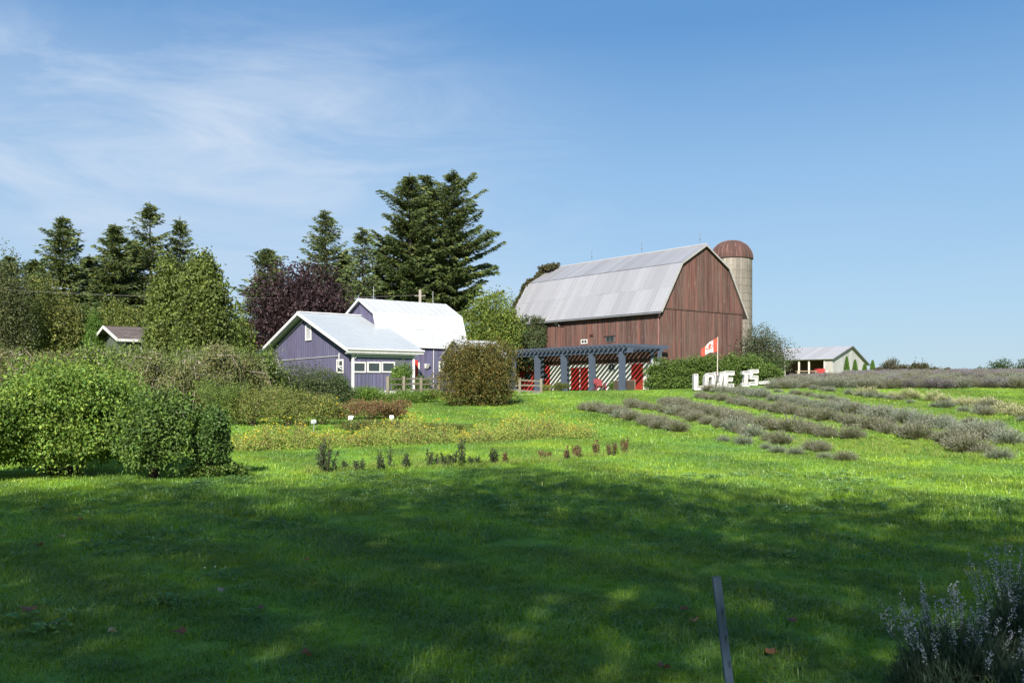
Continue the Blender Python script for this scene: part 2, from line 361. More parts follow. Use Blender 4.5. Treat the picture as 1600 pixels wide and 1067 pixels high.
def grass_patch(name, size, n, h, w, seed):
    rng = np.random.default_rng(seed); b = MB()
    nc = max(6, int(n / 16)); cen = rng.uniform(-size / 2, size / 2, (nc, 2)); ci = rng.integers(0, nc, n)
    P = np.zeros((n, 3)); P[:, :2] = np.where(rng.random((n, 1)) < 0.55, cen[ci] + rng.normal(size=(n, 2)) * size * 0.03, rng.uniform(-size / 2, size / 2, (n, 2)))
    P[:, 2] = -0.01
    hh = h * rng.gamma(5.0, 0.18, n).clip(.35, 1.9); az = rng.uniform(0, 2 * math.pi, n); lean = rng.uniform(0.3, 1.25, n)
    out = np.stack([np.cos(az), np.sin(az), 0 * az], 1); sd = np.stack([-np.sin(az), np.cos(az), 0 * az], 1)
    w_ = (w * rng.uniform(0.6, 1.3, n))[:, None]
    mid = P + out * (hh * lean * 0.25)[:, None] + np.array([0, 0, 1.]) * (hh * 0.6)[:, None]
    tip = P + out * (hh * lean * 0.85)[:, None] + np.array([0, 0, 1.]) * (hh * (1.05 - lean * 0.3))[:, None]
    V = np.stack([P - sd * w_ / 2, P + sd * w_ / 2, mid + sd * w_ * 0.4, mid - sd * w_ * 0.4, tip], 1).reshape(-1, 3)
    i = np.arange(n)[:, None] * 5
    col = palette(rng, n, [(1.4, 1.4, 1.4), (2.0, 1.8, 1.2), (0.9, 1.05, 1.3), (1.35, 1.6, 1.1), (0.6, 0.75, 0.7)], 0.32); col[rng.random(n) < 0.03] = (2.0, 1.5, 2.0)
    col = np.repeat(col, 5, 0)
    b.add(V, i + np.array([0, 1, 2, 3]), col); b.n -= len(V)
    b.add(V[:0], np.zeros((0, 3), int)) if False else None
    b.n += len(V)
    # tip triangles share the same vertices
    b.L.append((i + np.array([3, 2, 4])).ravel()); b.T.append(np.full(n, 3)); b.M.append(np.zeros(n, int))
    return b.build(name, MAT['grass_blade'], mesh_only=True)

def lawn():
    rng = np.random.default_rng(5)
    A = [grass_patch('blades_near', 0.62, 1600, 0.046, 0.0048, s) for s in (1, 2, 3)]
    B = [grass_patch('blades_mid', 1.15, 1900, 0.052, 0.0090, s) for s in (4, 5, 6)]
    D = [grass_patch('blades_far', 2.3, 2300, 0.066, 0.021, s) for s in (7, 8)]
    P = []; R = []; Sc = []; I = []
    def fill(y0, y1, st, base, k, amax=0.60):
        y = y0
        while y < y1:
            x = -(amax * y + 1.2)
            while x < amax * y + 1.2:
                xx = x + rng.uniform(-.2, .2) * st; yy = y + rng.uniform(-.2, .2) * st
                P.append((xx, yy, hz(xx, yy))); R.append(tilt_euler(xx, yy, rng.uniform(0, 6.28))); Sc.append((0.95 + .28 * math.sin(xx * 1.9 + 1.3 * math.sin(yy * 1.1)) * math.sin(yy * 2.3 + xx * .6)) * rng.uniform(0.8, 1.35)); I.append(base + rng.integers(0, k))
                x += st
            y += st
    fill(3.0, 9.5, 0.42, 0, 3); fill(9.5, 26, 0.95, 3, 3); fill(26, 74, 2.0, 6, 2)
    scatter('lawn_grass', A + B + D, P, R, Sc, 'short mown grass blades covering the lawn, part of it in tree shade', 'grass', I)
lawn()

# ------------------------------------------------------------------ vegetation builders
def limbs(b, base, tips, r0, rng, col=(0.10, 0.08, 0.06), k=6, fork=0.45, wob=0.25):
    base = np.array(base, float)
    top = np.mean(tips, 0); top = base + (top - base) * fork
    mid = base + (top - base) * 0.5 + rng.normal(size=3) * 0.04 * np.linalg.norm(top - base)
    b.tube([base, mid, top], [r0 * 1.15, r0 * 0.85, r0 * 0.7], k + 2, col)
    for t in tips:
        t = np.array(t, float); st = mid + (top - mid) * rng.random()
        m1 = st + (t - st) * 0.4 + rng.normal(size=3) * wob * 0.3 + np.array([0, 0, 0.12 * np.linalg.norm(t - st)]); m2 = st + (t - st) * 0.75 + rng.normal(size=3) * wob * 0.2
        b.tube([st, m1, m2, t], [r0 * 0.42, r0 * 0.28, r0 * 0.16, r0 * 0.05], 5, col, cap=False)

def clump(P, sc, amt=0.28):
    """leaf tone that wanders slowly through a crown, as lighter and darker shoots do"""
    q = P / sc; v = np.sin(q[:, 0] * 2.1 + 1.7 * np.sin(q[:, 2] * 1.7)) * np.sin(q[:, 1] * 2.3 + q[:, 2] * 1.9 + 0.6) + 0.6 * np.sin(q[:, 0] * 5.3 + q[:, 2] * 4.1 + 2) * np.sin(q[:, 2] * 5.9 - q[:, 1] * 4)
    return (1 + amt * v)[:, None]
def crown_points(rng, n, blobs, shell=0.55):
    """points in the outer shell of a set of uneven blobs (cx, cy, cz, rx, ry, rz)"""
    B = np.array(blobs); vol = B[:, 3] * B[:, 4] + B[:, 3] * B[:, 5]; i = rng.choice(len(B), n, p=vol / vol.sum())
    d = nrm(rng.normal(size=(n, 3))); r = (shell + (1 - shell) * rng.random((n, 1)) ** 0.6) * (1 + 0.12 * np.clip(rng.normal(size=(n, 1)), -2, 1.1))
    # lumpy: radius modulated by direction
    lump = 1 + 0.22 * np.sin(5 * d[:, :1] + i[:, None]) * np.sin(4 * d[:, 1:2] + 2 * i[:, None]) + 0.1 * np.sin(9 * d[:, 2:3] + 3 * i[:, None])
    return B[i, :3] + d * r * lump * B[i, 3:], d

def deciduous(name, label, cat, loc, h, w, seed, cols, leaf=0.22, n=9000, clear=0.18, nb=14, group=None, mat='leaf', trunk=(0.10, 0.08, 0.06), depth=None, shape=1.0, tw=None):
    rng = np.random.default_rng(seed); t = thing(name, label, cat, loc, 0, group)
    dp = depth or w; blobs = []
    zc = h * (clear + (1 - clear) / 2); rz_ = h * (1 - clear) / 2
    for k in range(nb):
        d = nrm(rng.normal(size=3)); rr = rng.uniform(0.45, 0.78)
        c = np.array([d[0] * w / 2 * rr, d[1] * dp / 2 * rr, zc + d[2] * rz_ * rr])
        if shape > 1: f = 1 - (c[2] - h * clear) / (h * (1 - clear)); c[:2] *= 0.12 + 1.05 * max(f, 0) ** 1.1
        s = rng.uniform(0.20, 0.34) * (1 if shape == 1 else 0.6 + 0.5 * max(f, 0)); blobs.append((*c, w * s, dp * s, h * (1 - clear) * s * 0.85))
    blobs.append((0, 0, zc, w * 0.34, dp * 0.34, rz_ * 0.66) if shape == 1 else (0, 0, zc - h * .15, w * 0.3, dp * 0.3, rz_ * 0.6))
    if shape > 1:
        for k in range(12):
            a = rng.uniform(0, 6.28); fz = rng.uniform(.35, .88); rr = (1 - fz) ** .8 * .55 + .03
            blobs.append((math.cos(a) * w * rr * .8, math.sin(a) * dp * rr * .8, h * fz, w * .07, dp * .07, h * rng.uniform(.06, .11)))
    if shape > 1: blobs.append((0, 0, h * 0.86, w * 0.12, dp * 0.12, h * 0.13))
    P, D = crown_points(rng, n, blobs, 0.5)
    P = P[P[:, 2] > h * clear * 0.5]; D = D[:len(P)]
    dr = nrm(rng.normal(size=(len(P), 3)) + np.array([0, 0, -0.35]))
    tone = palette(rng, len(P), cols, 0.16) * clump(P, h * .11)
    b = MB(); b.leaves(P, dr, leaf * rng.uniform(0.6, 1.3, len(P)), leaf * 0.62, tone, rng, flat=(0, 0, 1))
    b.build('crown', MAT[mat], t)
    b = MB(); limbs(b, (0, 0, -0.1), [bb[:3] for bb in blobs], tw or max(0.05, h * 0.016), rng, trunk); b.build('trunk', MAT['bark'], t)
    return t

def spruce(name, label, loc, h, w, seed, dens=1.0, cols=None, group=None, droop=0.35, gaps=0.0, tip=0.35, asym=0.0, e=0.58):
    rng = np.random.default_rng(seed); t = thing(name, label, 'spruce tree', loc, 0, group)
    cols = cols or [(0.038, 0.062, 0.020), (0.066, 0.090, 0.026), (0.10, 0.115, 0.032), (0.045, 0.072, 0.030)]
    bw = MB(); tp = np.array([[0, 0, -0.2], [0.02 * w, 0, h * 0.4], [0, 0.01 * w, h * 0.8], [0, 0, h]])
    bw.tube(tp, [h * 0.018, h * 0.012, h * 0.005, 0.02], 8, (0.07, 0.055, 0.045))
    P = []; D = []; Ls = []; z = h * 0.05; Fl = []
    while z < h * 0.985:
        f = z / h; nbr = 5 if f < 0.85 else 4
        if rng.random() < gaps: z += h * 0.02; continue
        az0 = rng.uniform(0, 6.28)
        whl = rng.uniform(0.78, 1.12)
        zw = z
        for k in range(nbr):
            z = zw + h * rng.normal() * 0.012; f = min(max(z / h, .03), .985)
            az = az0 + k * 6.283 / nbr + rng.normal() * 0.3
            L = (w / 2) * 1.0 * (1 - f) ** e * min(1.0, 0.25 + 7 * (1 - f)) * whl * rng.uniform(0.55, 1.25) * (1 + asym * math.cos(az)) * (1 + 0.22 * math.sin(f * 23 + 2.1 * az + seed)) + 0.25 * (1 - f) + 0.05
            if f < 0.4: L *= 0.72 + 0.7 * f
            up = 0.75 * f + rng.normal() * .10 - 0.08
            o = np.array([math.cos(az), math.sin(az), 0])
            m = max(5, int(L / 0.30)); s = np.linspace(0.08, 1, m)
            zz = z + L * (up * s - droop * s * (1 - 0.35 * s) + tip * droop * s ** 3)
            line = o[None] * (s * L)[:, None] + np.stack([0 * s, 0 * s, zz], 1)
            bw.tube(line[::2] if m > 8 else line, np.linspace(0.05 + L * 0.008, 0.012, len(line[::2] if m > 8 else line)), 4, (0.06, 0.048, 0.04), cap=False)
            sd = np.array([-o[1], o[0], 0])
            q = max(3, int(7.5 * dens))
            for j in range(m):
                wd = 0.16 * L * (1 - s[j]) + 0.28
                off = rng.normal(size=(q, 1)) * wd * 0.55
                P.append(line[j] + sd * off + np.array([0, 0, 1]) * (0.05 * rng.normal(size=(q, 1)) - 0.12 * np.abs(off)) + o * 0.15 * rng.normal(size=(q, 1)))
                D.append(o * 0.9 + sd * np.sign(off) * rng.uniform(0.1, 0.9, (q, 1)) + np.array([0, 0, -1.0]) * rng.uniform(-0.3, 0.9, (q, 1)) * (1 - 0.6 * f))
                Ls.append(np.full(q, 0.38 + 0.30 * rng.random()) * (1.08 - 0.55 * f))
        z = zw; f = z / h
        z += h * rng.uniform(0.015, 0.025) * (1.0 if f < 0.8 else 0.75)
    P.append(np.stack([np.zeros(40), np.zeros(40), np.linspace(h * 0.93, h, 40)], 1)); D.append(nrm(rng.normal(size=(40, 3)) + np.array([0, 0, 1.1]))); Ls.append(np.linspace(.4, .18, 40))
    P = np.concatenate(P); D = np.concatenate(D); Ls = np.concatenate(Ls)
    tone = palette(rng, len(P), cols, 0.18) * clump(P, h * .06)
    b = MB(); b.leaves(P, D, Ls * rng.uniform(0.7, 1.45, len(P)), Ls * 0.34, tone, rng, fold=0.15)
    b.build('crown', MAT['needle'], t); bw.build('trunk', MAT['bark'], t)
    return t

def shrub(name, label, cat, loc, w, h, seed, cols, leaf=0.07, n=9000, group=None, dp=None, stems=7, nb=12, mat='leaf', flowers=None, base=0.0, droop=-0.2, stemcol=(0.12, 0.09, 0.06), shell=0.45, flat=(0, 0, 1), aspect=0.55, skirt=0):
    rng = np.random.default_rng(seed); t = thing(name, label, cat, loc, 0, group); dp = dp or w
    blobs = [(0, 0, h * (0.48 + base * 0.4), w * 0.34, dp * 0.34, h * 0.40)]
    for k in range(nb):
        a = rng.uniform(0, 6.28); r = rng.uniform(0.2, 0.36) * (1 if k % 3 else 0.5); zc = h * rng.uniform(0.22 + base, 0.74)
        s = rng.uniform(0.16, 0.26); blobs.append((math.cos(a) * w * r, math.sin(a) * dp * r, zc, w * s, dp * s, h * s * 0.95))
    if skirt:
        for k in range(9):
            a = k * .7; blobs.append((math.cos(a) * w * .27, math.sin(a) * dp * .27, h * .16, w * .2, dp * .2, h * .2))
    P, D = crown_points(rng, n, blobs, shell); k = P[:, 2] > 0.02 + base * h * 0.5; P = P[k]; D = D[k]
    k = (D[:, 2] > -0.55) | (rng.random(len(P)) < 0.5); P = P[k]; D = D[k]
    dr = nrm(D * 0.5 + 0.9 * rng.normal(size=P.shape) + np.array([0, 0, droop]))
    tone = palette(rng, len(P), cols, 0.16) * clump(P, h * .16)
    b = MB(); L = leaf * rng.uniform(0.55, 1.3, len(P)); b.leaves(P, dr, L, L * aspect, tone, rng, flat=flat)
    ns = max(8, n // 260); Q, E = crown_points(rng, ns, blobs, 0.92); kk = (E[:, 2] > -0.2) & (Q[:, 2] > 0.1 * h); Q = Q[kk]; E = nrm(E[kk] + np.array([0, 0, .45]) + .4 * rng.normal(size=(kk.sum(), 3)))
    sl = leaf * rng.uniform(1.5, 4.5, len(Q)); j = np.repeat(np.arange(len(Q)), 11); ff = rng.random((len(j), 1))
    b.leaves(Q[j] + E[j] * sl[j][:, None] * ff, nrm(E[j] + rng.normal(size=(len(j), 3))), leaf * rng.uniform(.5, 1.0, len(j)), leaf * .45, palette(rng, len(j), cols, .16), rng, flat=flat)
    b.build('foliage', MAT[mat], t)
    if flowers:
        fc, fn, fs = flowers; P, D = crown_points(rng, fn, blobs, 0.9); k = D[:, 2] > -0.1; P = P[k]
        b = MB(); b.leaves(P, nrm(rng.normal(size=P.shape)), fs, fs * 0.8, palette(rng, len(P), fc, 0.1), rng); b.build('flowers', MAT['petal'], t)
    b = MB()
    for k in range(stems):
        tb = blobs[1 + k % (len(blobs) - 1)][:3]; a = rng.uniform(0, 6.28); o = np.array([math.cos(a), math.sin(a), 0]) * w * 0.05
        mid = (o + np.array(tb)) * 0.5 + np.array([0, 0, h * 0.05]) + rng.normal(size=3) * 0.03 * w
        b.tube([o - (0, 0, 0.05), mid, tb], [0.012 * h + 0.01, 0.009 * h + 0.006, 0.004], 5, stemcol, cap=False)
    b.build('stems', MAT['bark'], t)
    return t

# ------------------------------------------------------------------ red barn
TH = math.atan2(0.6214, 0.7835)               # both barns stand at this angle; local x runs right and back, local y left and back
def gambrel(x, w, ze, xb, zb, zp):
    x = min(x, w - x)
    return ze + (zb - ze) * x / xb if x < xb else zb + (zp - zb) * (x - xb) / (w / 2 - xb)

def window_part(root, origin, A, Cn, w, h, fr=0.07, colr=(0.78, 0.78, 0.76), bars=0, name='window', glass='window_glass', split='v', depth=0.05):
    """a framed window on a wall: A = direction across, Cn = outward normal"""
    b = MB(); b.X = (origin, A, (0, 0, 1), Cn)
    def bx(a0, a1, z0, z1, c0, c1, m=b, col=colr): m.box(a0, a1, z0, z1, c0, c1, col)
    bx(0, w, 0, fr, 0, depth); bx(0, w, h - fr, h, 0, depth); bx(0, fr, fr, h - fr, 0, depth * 0.95); bx(w - fr, w, fr, h - fr, 0, depth * 0.95)
    for k in range(bars):
        if split == 'v': a = w * (k + 1) / (bars + 1); bx(a - fr * .3, a + fr * .3, fr, h - fr, 0, depth * .8)
        else: a = h * (k + 1) / (bars + 1); bx(fr, w - fr, a - fr * .3, a + fr * .3, 0, depth * .8)
    o = b.build(name, MAT['paint'], root)
    p = MB(); p.X = b.X; p.box(fr * 0.8, w - fr * 0.8, fr * 0.8, h - fr * 0.8, 0.002, depth * 0.35); p.build('pane', MAT[glass], o)
    return o

BC = np.array([12.59, 78.0, 1.44])
BL = 20.5; BW = 10.68; ZE = 7.05; ZB = 10.95; XB = 2.2; ZP = 12.75      # local heights above the ground at the corner
barn = thing('red_barn', 'big weathered red gambrel roofed barn with grey tin roof', 'barn', tuple(BC), TH)
def barn_y(px): a = (px - 800) / F; return (12.59 - 78 * a) / (0.6214 + 0.7835 * a)
def barn_z(py, ly, lx=0): Y = 78 + 0.7835 * ly + 0.6214 * lx; return zpx(py, Y) - BC[2]

def build_barn():
    rng = np.random.default_rng(11)
    def bcol(k=1.0):
        base = np.array([(0.125, 0.036, 0.026), (0.155, 0.050, 0.036), (0.105, 0.038, 0.030), (0.135, 0.06, 0.045), (0.09, 0.045, 0.036)][rng.integers(0, 5)])
        return base * rng.uniform(0.5, 1.2) * k
    b = MB(); y = 0.0; zl = 2.42                                     # front (eave side) cladding boards above the wash wall
    while y < BL:
        w = rng.uniform(0.2, 0.3); p = rng.uniform(0, 0.02); b.box(-0.06 - p, 0.0, y + 0.006, min(y + w, BL), zl - rng.uniform(0, .05), ZE, bcol()); y += w
    b.build('front_boards', MAT['barn_wood'], barn, kind='stuff')
    b = MB(); x = 0.0
    while x < BW:                                                   # gable boards below the girt
        w = rng.uniform(0.2, 0.3); x1 = min(x + w, BW); p = rng.uniform(0, 0.02); b.box(x + 0.006, x1, -0.06 - p, 0, 0.1, ZE + 0.05, bcol()); x += w
    b.build('lower_gable_boards', MAT['barn_wood'], barn, kind='stuff')
    b = MB(); x = 0.02; g = lambda v: gambrel(v, BW, ZE + .16, XB, ZB - .1, ZP - .12)
    while x < BW - 0.03:
        w = rng.uniform(0.2, 0.3); x1 = min(x + w, BW - .02); p = rng.uniform(0, 0.02); a = x + 0.006
        cut = 8.9 + 0.04 * math.sin(x)
        segs = [(ZE - 0.02, None)]
        y0 = -0.105 - p; y1 = -0.03
        b.hexa([(a, y0, ZE - .02), (x1, y0, ZE - .02), (x1, y1, ZE - .02), (a, y1, ZE - .02), (a, y0, g(a)), (x1, y0, g(x1)), (x1, y1, g(x1)), (a, y1, g(a))], bcol()); x += w
    b.build('upper_gable_boards', MAT['barn_wood'], barn, kind='stuff')
    b = MB(); b.box(0.05, BW - .05, 0.02, BL - .02, -0.3, ZE - .05, (0.07, 0.035, 0.03))         # timber core: far and right walls
    n = 40
    for end in (0.02, BL - .1):
        P = [(0.05, end, ZE - .05), (BW - .05, end, ZE - .05), (BW - XB, end, ZB - .15), (BW / 2, end, ZP - .2), (XB, end, ZB - .15)]
        b.add(P, [[0, 1, 2, 3, 4]], (0.07, 0.035, 0.03))
    b.build('timber_frame', MAT['barn_wood'], barn)
    # roof: rows of tin sheets on both slopes
    prof = [(-0.42, ZE - 0.42), (XB, ZB), (BW / 2, ZP)]
    b = MB(); th = 0.05
    for sgn in (0, 1):
        def PX(x): return x if sgn == 0 else BW - x
        for si in range(2):
            (xa, za), (xb, zb) = prof[si], prof[si + 1]
            rows = (2, 1)[si]
            for r in range(rows):
                f0 = r / rows; f1 = (r + 1) / rows + (0.012 if r < rows - 1 else 0)
                yy = -0.35; L = BL + 0.5
                while yy < L:
                    w = 0.68; y1 = min(yy + w, L); lift = rng.uniform(0.0, 0.014) + 0.02 * (rows - r)
                    c = np.array((0.30, 0.305, 0.325)) * rng.uniform(0.88, 1.1)
                    if si == 1: c = c * 0.9
                    n_ = nrm(np.array([-(zb - za), 0, (xb - xa)]))
                    A_ = np.array([xa + (xb - xa) * f0, 0, za + (zb - za) * f0]) + n_ * (lift + .03); B_ = np.array([xa + (xb - xa) * f1, 0, za + (zb - za) * f1]) + n_ * lift
                    nr = 2
                    for q in range(nr):            # pressed ribs
                        ya = yy + (y1 - yy) * q / nr; yb = yy + (y1 - yy) * (q + 1) / nr; ym = ya + (yb - ya) * 0.82
                        h = n_ * 0.012
                        V = [(A_[0], ya, A_[2]), (A_[0], ym, A_[2]), (B_[0], ym, B_[2]), (B_[0], ya, B_[2]), tuple(np.array([A_[0], (ym + yb) / 2, A_[2]]) + h), tuple(np.array([B_[0], (ym + yb) / 2, B_[2]]) + h), (A_[0], yb, A_[2]), (B_[0], yb, B_[2])]
                        V = [(PX(v[0]), v[1], v[2]) for v in V]
                        b.add(V, [[0, 1, 2, 3], [1, 4, 5, 2], [4, 6, 7, 5]], c)
                    yy = y1
        # underside deck
        for si in range(2):
            (xa, za), (xb, zb) = prof[si], prof[si + 1]
            b.add([(PX(xa), -0.34, za - .08), (PX(xb), -0.34, zb - .08), (PX(xb), BL + .48, zb - .08), (PX(xa), BL + .48, za - .08)], [[0, 1, 2, 3]], (0.10, 0.08, 0.07))
    roof = b.build('roof', MAT['roof_tin'], barn)
    b = MB(); b.tube([(BW / 2, -.36, ZP + .07), (BW / 2, BL + .5, ZP + .07)], 0.09, 6, (0.4, 0.41, 0.44)); b.build('ridge_cap', MAT['roof_tin'], roof)
    b = MB()
    pr = [(-0.42, ZE - .44), (XB, ZB - .04), (BW / 2, ZP - .03), (BW - XB, ZB - .04), (BW + .42, ZE - .44)]
    for i in range(4): b.bar((pr[i][0], -.37, pr[i][1]), (pr[i + 1][0], -.37, pr[i + 1][1]), .06, .14, (0.40, 0.39, 0.38))
    b.build('rake_trim', MAT['paint'], barn)
    b = MB(); b.box(-0.1, BW + .0, -.13, -.1, ZE - .12, ZE - .02, (0.05, 0.025, 0.02)); b.build('girt', MAT['barn_wood'], barn)
    b = MB(); b.tube([(-.5, -.3, ZE - .5), (-.5, BL + .4, ZE - .5)], .07, 6, (0.34, 0.35, 0.36)); b.build('gutter', MAT['metal'], barn)
    b = MB(); b.tube([(-.5, -.1, ZE - .5), (-.3, -.05, ZE - .75), (-.14, .25, ZE - .9), (-.14, .25, 0.6)], .065, 8, (0.22, 0.11, 0.10)); b.build('downpipe', MAT['paint'], barn)
    yv = barn_y(871); b = MB(); b.tube([(-.45, yv, ZE - .5), (-.15, yv, ZE - .8), (-.15, yv, barn_z(503, yv)), (-.15, yv - .45, barn_z(510, yv))], .05, 6, (0.6, 0.6, 0.6)); b.build('downpipe', MAT['paint'], barn)
    for i, yy in enumerate((barn_y(922) - 14, 0, 0)): pass
    for px in (923, 1003, 1093):                                     # lightning rods along the ridge
        s = {923: 14.2, 1003: 7.4, 1093: 0.4}[px]; b = MB()
        b.tube([(BW / 2, s, ZP), (BW / 2, s, ZP + 1.25)], .02, 5, (0.2, 0.2, 0.2)); b.tube([(BW / 2, s, ZP + .5), (BW / 2, s, ZP + .58), (BW / 2, s, ZP + .66)], [.02, .09, .02], 6, (0.25, 0.3, 0.35)); b.build('lightning_rod', MAT['metal'], barn)
    # openings in the cladding; the holes are near-black plates for their unlit inside
    for (p0, p1, q0, q1, kind) in ((877, 883, 503, 511, 'hole'), (923, 928, 523, 526, 'hole'), (909, 919, 530, 537, 'white'), (948, 961, 525, 534, 'bars')):
        y1 = barn_y(p0); y0 = barn_y(p1); z1 = barn_z(q0, y0); z0 = barn_z(q1, y0)
        if kind == 'hole':
            b = MB(); b.box(-.11, -.085, y0, y1, z0, z1, (0.02, 0.012, 0.01)); b.box(-.14, -.09, y0 - .06, y1 + .06, z1, z1 + .08, (0.10, 0.035, 0.03)); b.box(-.14, -.09, y0 - .06, y0, z0, z1, (0.10, 0.035, 0.03)); b.box(-.14, -.09, y1, y1 + .06, z0, z1, (0.10, 0.035, 0.03)); b.build('painted_dark_opening', MAT['plain'], barn)
        else:
            window_part(barn, (-.085, y1, z0), (0, -1, 0), (-1, 0, 0), y1 - y0, z1 - z0, fr=.09 if kind == 'white' else .05, bars=1, colr=(.7, .7, .68) if kind == 'white' else (.16, .14, .13))
            if kind == 'bars':
                b = MB(); b.box(-.2, -.09, y0 - .15, y1 + .15, z1 + .01, z1 + .09, (0.03, 0.02, 0.02)); b.build('window_hood', MAT['barn_wood'], barn)
    # masonry wall under the cladding, limewashed white with red sections and doors
    segs = [(0, barn_y(987), 'limewash')]
    b = MB(); b.box(-0.16, -0.02, -0.12, 14.2, -0.2, 2.40, (1, 1, 1)); b.build('wash_wall', MAT['limewash'], barn)
    b = MB(); b.box(-0.165, -0.02, 14.203, BL, -0.2, 2.40, (1, 1, 1)); b.build('red_wall', MAT['red_wash'], barn)
    b = MB(); b.box(0.0, BW, -0.16, -0.08, -0.2, 0.12, (.6, .6, .6)); b.build('gable_footing', MAT['footing'], barn)
    def door(px0, px1, z1, boards=3):
        y1 = barn_y(px0); y0 = barn_y(px1); d = MB(); k = (y1 - y0) / boards
        for i in range(boards): d.box(-.215 - .01 * (i % 2), -.165, y0 + i * k + .006, y0 + (i + 1) * k, 0.0, z1, (0.36, 0.022, 0.018))
        o = d.build('door', MAT['paint'], barn)
        h = MB(); h.box(-.26, -.226, y0 + .1, y0 + .15, 1.0, 1.18, (0.03, 0.03, 0.03)); h.build('handle', MAT['plain'], o)
    door(989, 1007, 2.36, 5); door(895, 907.5, 2.15, 4); door(909.5, 921, 2.15, 4)
    for p0, p1, q0, q1 in ((953, 963, 568, 579), (822, 832, 583, 592), (848, 858, 583, 591)):
        y1 = barn_y(p0); y0 = barn_y(p1); window_part(barn, (-.166, y1, barn_z(q1, y0)), (0, -1, 0), (-1, 0, 0), y1 - y0, barn_z(q0, y0) - barn_z(q1, y0), fr=.08, colr=(0.35, 0.35, 0.35) if p0 > 900 else (0.06, 0.06, 0.06), bars=1)
build_barn()

# vines on the far end of the barn
def vine(name, label, root_loc, polys, n, leaf, seed, cols):
    """leaves hugging local planes given as (origin, A, B, normal, thickness)"""
    rng = np.random.default_rng(seed); t = thing(name, label, 'climbing vine', root_loc, TH)
    b = MB(); tot = sum(p[5] for p in polys)
    for (o, A, B, Nn, th, wt) in polys:
        k = int(n * wt / tot); u = rng.random((k, 1)); v = rng.random((k, 1)); o = np.array(o, float); A = np.array(A, float); B = np.array(B, float); Nn = np.array(Nn, float)
        edge = 0.08 * np.sin(u * 17) + 0.07 * np.sin(u * 31 + 2)
        v = v * (1 + edge); u = u + 0.04 * rng.normal(size=u.shape)
        bul = th * (0.35 + 0.65 * np.abs(np.sin(u * 7 + 1) * np.cos(v * 6))) * rng.random((k, 1)) ** 0.4
        P = o + A * u + B * v + Nn * bul
        b.leaves(P, nrm(Nn * 0.3 + rng.normal(size=P.shape) * 0.6 + np.array([0, 0, -0.5])), leaf * rng.uniform(0.6, 1.2, k), leaf * 0.7, palette(rng, k, cols, 0.18), rng, flat=Nn)
    b.build('foliage', MAT['leaf'], t)
    b = MB()
    o, A, B, Nn, th, wt = polys[0]
    for q in range(4):
        p = np.array(o) + np.array(A) * (0.2 + 0.2 * q); b = MB(); b.tube([p, p + np.array(B) * 0.4 + np.array(A) * 0.05, p + np.array(B) * 0.85], [.04, .03, .015], 5, (0.1, 0.08, 0.06)); b.build('stem', MAT['bark'], t)
VC = [(0.020, 0.045, 0.016), (0.035, 0.06, 0.02), (0.05, 0.07, 0.025), (0.07, 0.06, 0.03)]
vine('barn_vine', 'dark green ivy covering the far left end of the barn wall', tuple(BC),
     [((-.1, 15.2, 2.0), (0, 5.6, 0), (0, 0, 5.0), (-1, 0, 0), 0.8, 3.0), ((-.1, 14.6, 4.4), (0, 2.0, 0), (0, 0, 2.4), (-1, 0, 0), 0.5, 0.8)], 11000, 0.20, 21, VC)
vine('roof_vine', 'brownish vine creeping over the far ridge end of the barn roof', tuple(BC),
     [((XB, BL + .2, ZB - .2), (BW / 2 - XB, 0, ZP - ZB + .2), (0, -0.5, 0), (-.3, 0, 1), 0.55, 1.2), ((-.2, BL + .3, ZE - .2), (XB + .2, 0, ZB - ZE), (0, -0.3, 0), (-.8, 0.2, .4), 0.45, 1.0), ((BW / 2 - 1.3, BL - 1.6, ZP - .4), (1.3, 0, .45), (0, 2.0, 0.1), (-.3, 0, 1), 0.5, 1.0)], 5200, 0.2, 22, [(0.05, 0.05, 0.02), (0.075, 0.06, 0.025), (0.03, 0.04, 0.018)])

